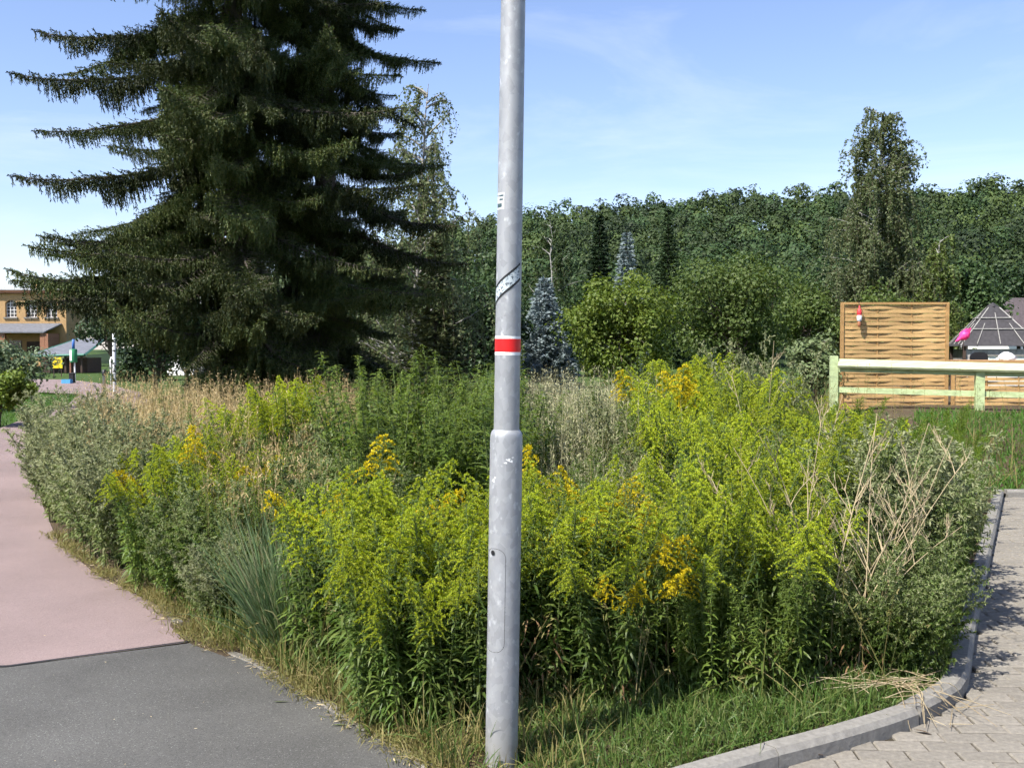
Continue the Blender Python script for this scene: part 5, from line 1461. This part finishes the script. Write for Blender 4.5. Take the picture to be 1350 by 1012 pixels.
# pale seeding grass right of the post
mb = MB()
X, Y = pts(7500, -1.2, 3.4, 8.2, 14.0, .15, lambda x, y: np.exp(-((675 + FPX * x / y - 760) / 85.0) ** 2) * (.2 + .8 * noise2(x, y)))
tall_grass(mb, X, Y, 1.0, 1.46, 10, .42, .16, sw=.010)
X, Y = pts(500, -.3, 1.4, 6.2, 8.6, .15, lambda x, y: ((675 + FPX * x / y > 690) & (675 + FPX * x / y < 870)) * 1.0)
tall_grass(mb, X, Y, .6, 1.0, 12, .35)
tag(mb.build('pale_grass', GP), 'pale seeding tall grass right of the lamp post', 'grass', kind='stuff')
# single grass stalks standing through the whole bed
mb = MB()
X, Y = pts(1100, -4.2, 3.6, 4.9, 10.5, .15, lambda x, y: .25 + .75 * noise2(x, y, 2.3)); tall_grass(mb, X, Y, .65, 1.15, 9, .3, .32)
X, Y = pts(160, -1.4, 2.0, 4.25, 5.3, .1); tall_grass(mb, X, Y, .3, .65, 8, .3, .6)
tag(mb.build('stray_grass', GS), 'stray seeding grass stalks standing between the weeds', 'grass', kind='stuff')
# withered brown leaves hanging low on the front stems
mb = MB()
n = 1100; X = rng.uniform(-.75, 1.9, n); Y = np.maximum(4.12, 4.2 + .30 * np.clip(X, 0, 2)) + np.abs(rng.normal(scale=.22, size=n)); Z = rng.uniform(.08, .5, n) * (1 - .5 * (X > .2))
a = rng.uniform(0, 6.28, n); k = (noise2(X, Y, 6) > .55) & in_verge(X, Y, .05); a = a[k]
mb.leaves(np.stack([X, Y, Z], 1)[k], np.stack([np.cos(a), np.sin(a), -.6 + 0 * a], 1), rng.uniform(.025, .06, len(a)), .009, .6)
tag(mb.build('withered_leaves', BROWN), 'withered brown leaves hanging low in the front thicket', 'leaves', kind='stuff')
# mixed tall meadow behind everything
mb = MB()
X, Y = pts(3600, -8, 8, 11, 24, .2, lambda x, y: 1.0 * (bank(x, y) < .3)); tall_grass(mb, X, Y, .8, 1.32, 7, .3, .25)
X, Y = pts(9000, -9, 8, 11, 25, .2, lambda x, y: 1.0 * (bank(x, y) < .3)); blades(mb, X, Y, .4, .9, .010, .35, .4, 3)
tag(mb.build('meadow_grass', GS), 'rough half-dry meadow reaching back to the trees', 'grass', kind='stuff')
# lawn on the bank right of the verge
mb = MB()
X, Y = pts(30000, 3.2, 9.5, 11.1, 15.6, -9, lambda x, y: (x > .40 * y - .1) * np.clip((15.2 - y) * 2, .05, 1)); blades(mb, X, Y, .06, .16, .012, .5, .4, 3)
LG = leaf_mat('lawn_blade', [(.05, .125, .018), (.075, .165, .026), (.10, .19, .036)], .5, .35, 0)
tag(mb.build('bank_grass', LG), 'short bright green lawn on the bank below the rail fence', 'grass', kind='stuff')
# lawn on the left between the paths
mb = MB()
def lawn_left(x, y):
    pxl = np.interp(y, [p[1] for p in PL], [p[0] for p in PL]); return 1.0 * (x < pxl - .05) * ((y < 39.5))
X = rng.uniform(-24, -8, 26000); Y = rng.uniform(14, 42, 26000); k = lawn_left(X, Y) > 0; X, Y = X[k], Y[k]
blades(mb, X, Y, .08, .25, .014, .5, .4, 3, z=np.full(len(X), -.035))
tag(mb.build('wayside_grass', LG), 'green grass on the left side of the pink path', 'grass', kind='stuff')

# ---------------------------------------------------------------- litter
lit = MB()
n = 260
s = rng.uniform(.3, 1, n); k = rng.integers(0, 5, n); A_ = np.array(LEFT)
D = rng.uniform(3.6, 7.6, n); X = left_x(D) - np.abs(rng.normal(scale=.05, size=n)) + .03
lit.leaves(np.stack([X, D, np.full(n, .038)], 1), np.stack([rng.normal(size=n), rng.normal(size=n), rng.uniform(0, .15, n)], 1), rng.uniform(.012, .045, n), rng.uniform(.003, .008, n), .05)
n = 34; D = rng.uniform(3.6, 6.5, n); X = left_x(D) - rng.uniform(.1, 2.2, n)
lit.leaves(np.stack([X, D, np.full(n, .036)], 1), np.stack([rng.normal(size=n), rng.normal(size=n), rng.uniform(0, .1, n)], 1), rng.uniform(.006, .016, n), rng.uniform(.003, .006, n), .05)
tag(lit.build('plant_litter', DRY), 'dry bits of plants strewn along the path edge', 'litter', kind='stuff')
# broken straw lying across the kerb
lit = MB()
c = at(1195, 935, 4.52)
for k in range(64):
    a = rng.normal(.0, .9) + (math.pi if rng.uniform() < .5 else 0); L = rng.uniform(.05, .34)
    o = np.array([c[0] + rng.normal(scale=.16), 4.50 + rng.normal(scale=.10), .10 + rng.uniform(0, .07)])
    e = o + np.array([math.cos(a), math.sin(a), 0]) * L
    def gz(p): return .02 if (p[1] < np.interp(p[0], [q[0] for q in RIGHT[:7]], [q[1] for q in RIGHT[:7]]) - .05) else .095
    o[2] = gz(o) + rng.uniform(.0, .05); e[2] = gz(e) + rng.uniform(0, .04)
    mid = (o + e) / 2
    if gz(o) < .05 and gz(e) < .05: o[2], e[2] = .022 + rng.uniform(0, .012), .022 + rng.uniform(0, .008); mid[2] = .026
    else: mid[2] = max(mid[2], gz(mid) + .004 + rng.uniform(0, .012)); o[2] = min(o[2], gz(o) + .02); e[2] = min(e[2], gz(e) + .015)
    lit.tube([o, mid, e], [.0018, .0018, .001], 4, cap=False)
tag(lit.build('broken_straw', DRY), 'heap of broken dry stalks lying across the kerb', 'straw', kind='stuff')
for k, (x, y, lab, L) in enumerate([(1163, 976, 'curled brown leaf lying on the pavers below the kerb', .085), (1070, 1008, 'small reddish leaf at the kerb near the bottom edge', .05), (1205, 975, 'dark withered leaf on the pavers beside the brown leaf', .07)]):
    D = 1.6 * FPX / (y - 460); p = at(x, y, D)
    lv = MB().leaves([(p[0], p[1], .026)], [(1, .3 - .4 * k, .12)], L, L * .5, .25, roll=.25, prof=(.15, .8, 1, .6, .08), ts=(0, .25, .5, .78, 1))
    tag(lv.build('fallen_leaf', BROWN), lab, 'leaf')
for k, (x, y, lab) in enumerate([(360, 940, 'green leaf lying on the dark asphalt left of the thicket'), (437, 972, 'green leaf on the asphalt near the edging stones')]):
    D = 1.6 * FPX / (y - 460); p = at(x, y, D)
    lv = MB().leaves([(p[0], p[1], .036)], [(1, .1, .08)], .07, .016, .1, roll=.2)
    tag(lv.build('fallen_leaf', G_leaf2), lab, 'leaf')
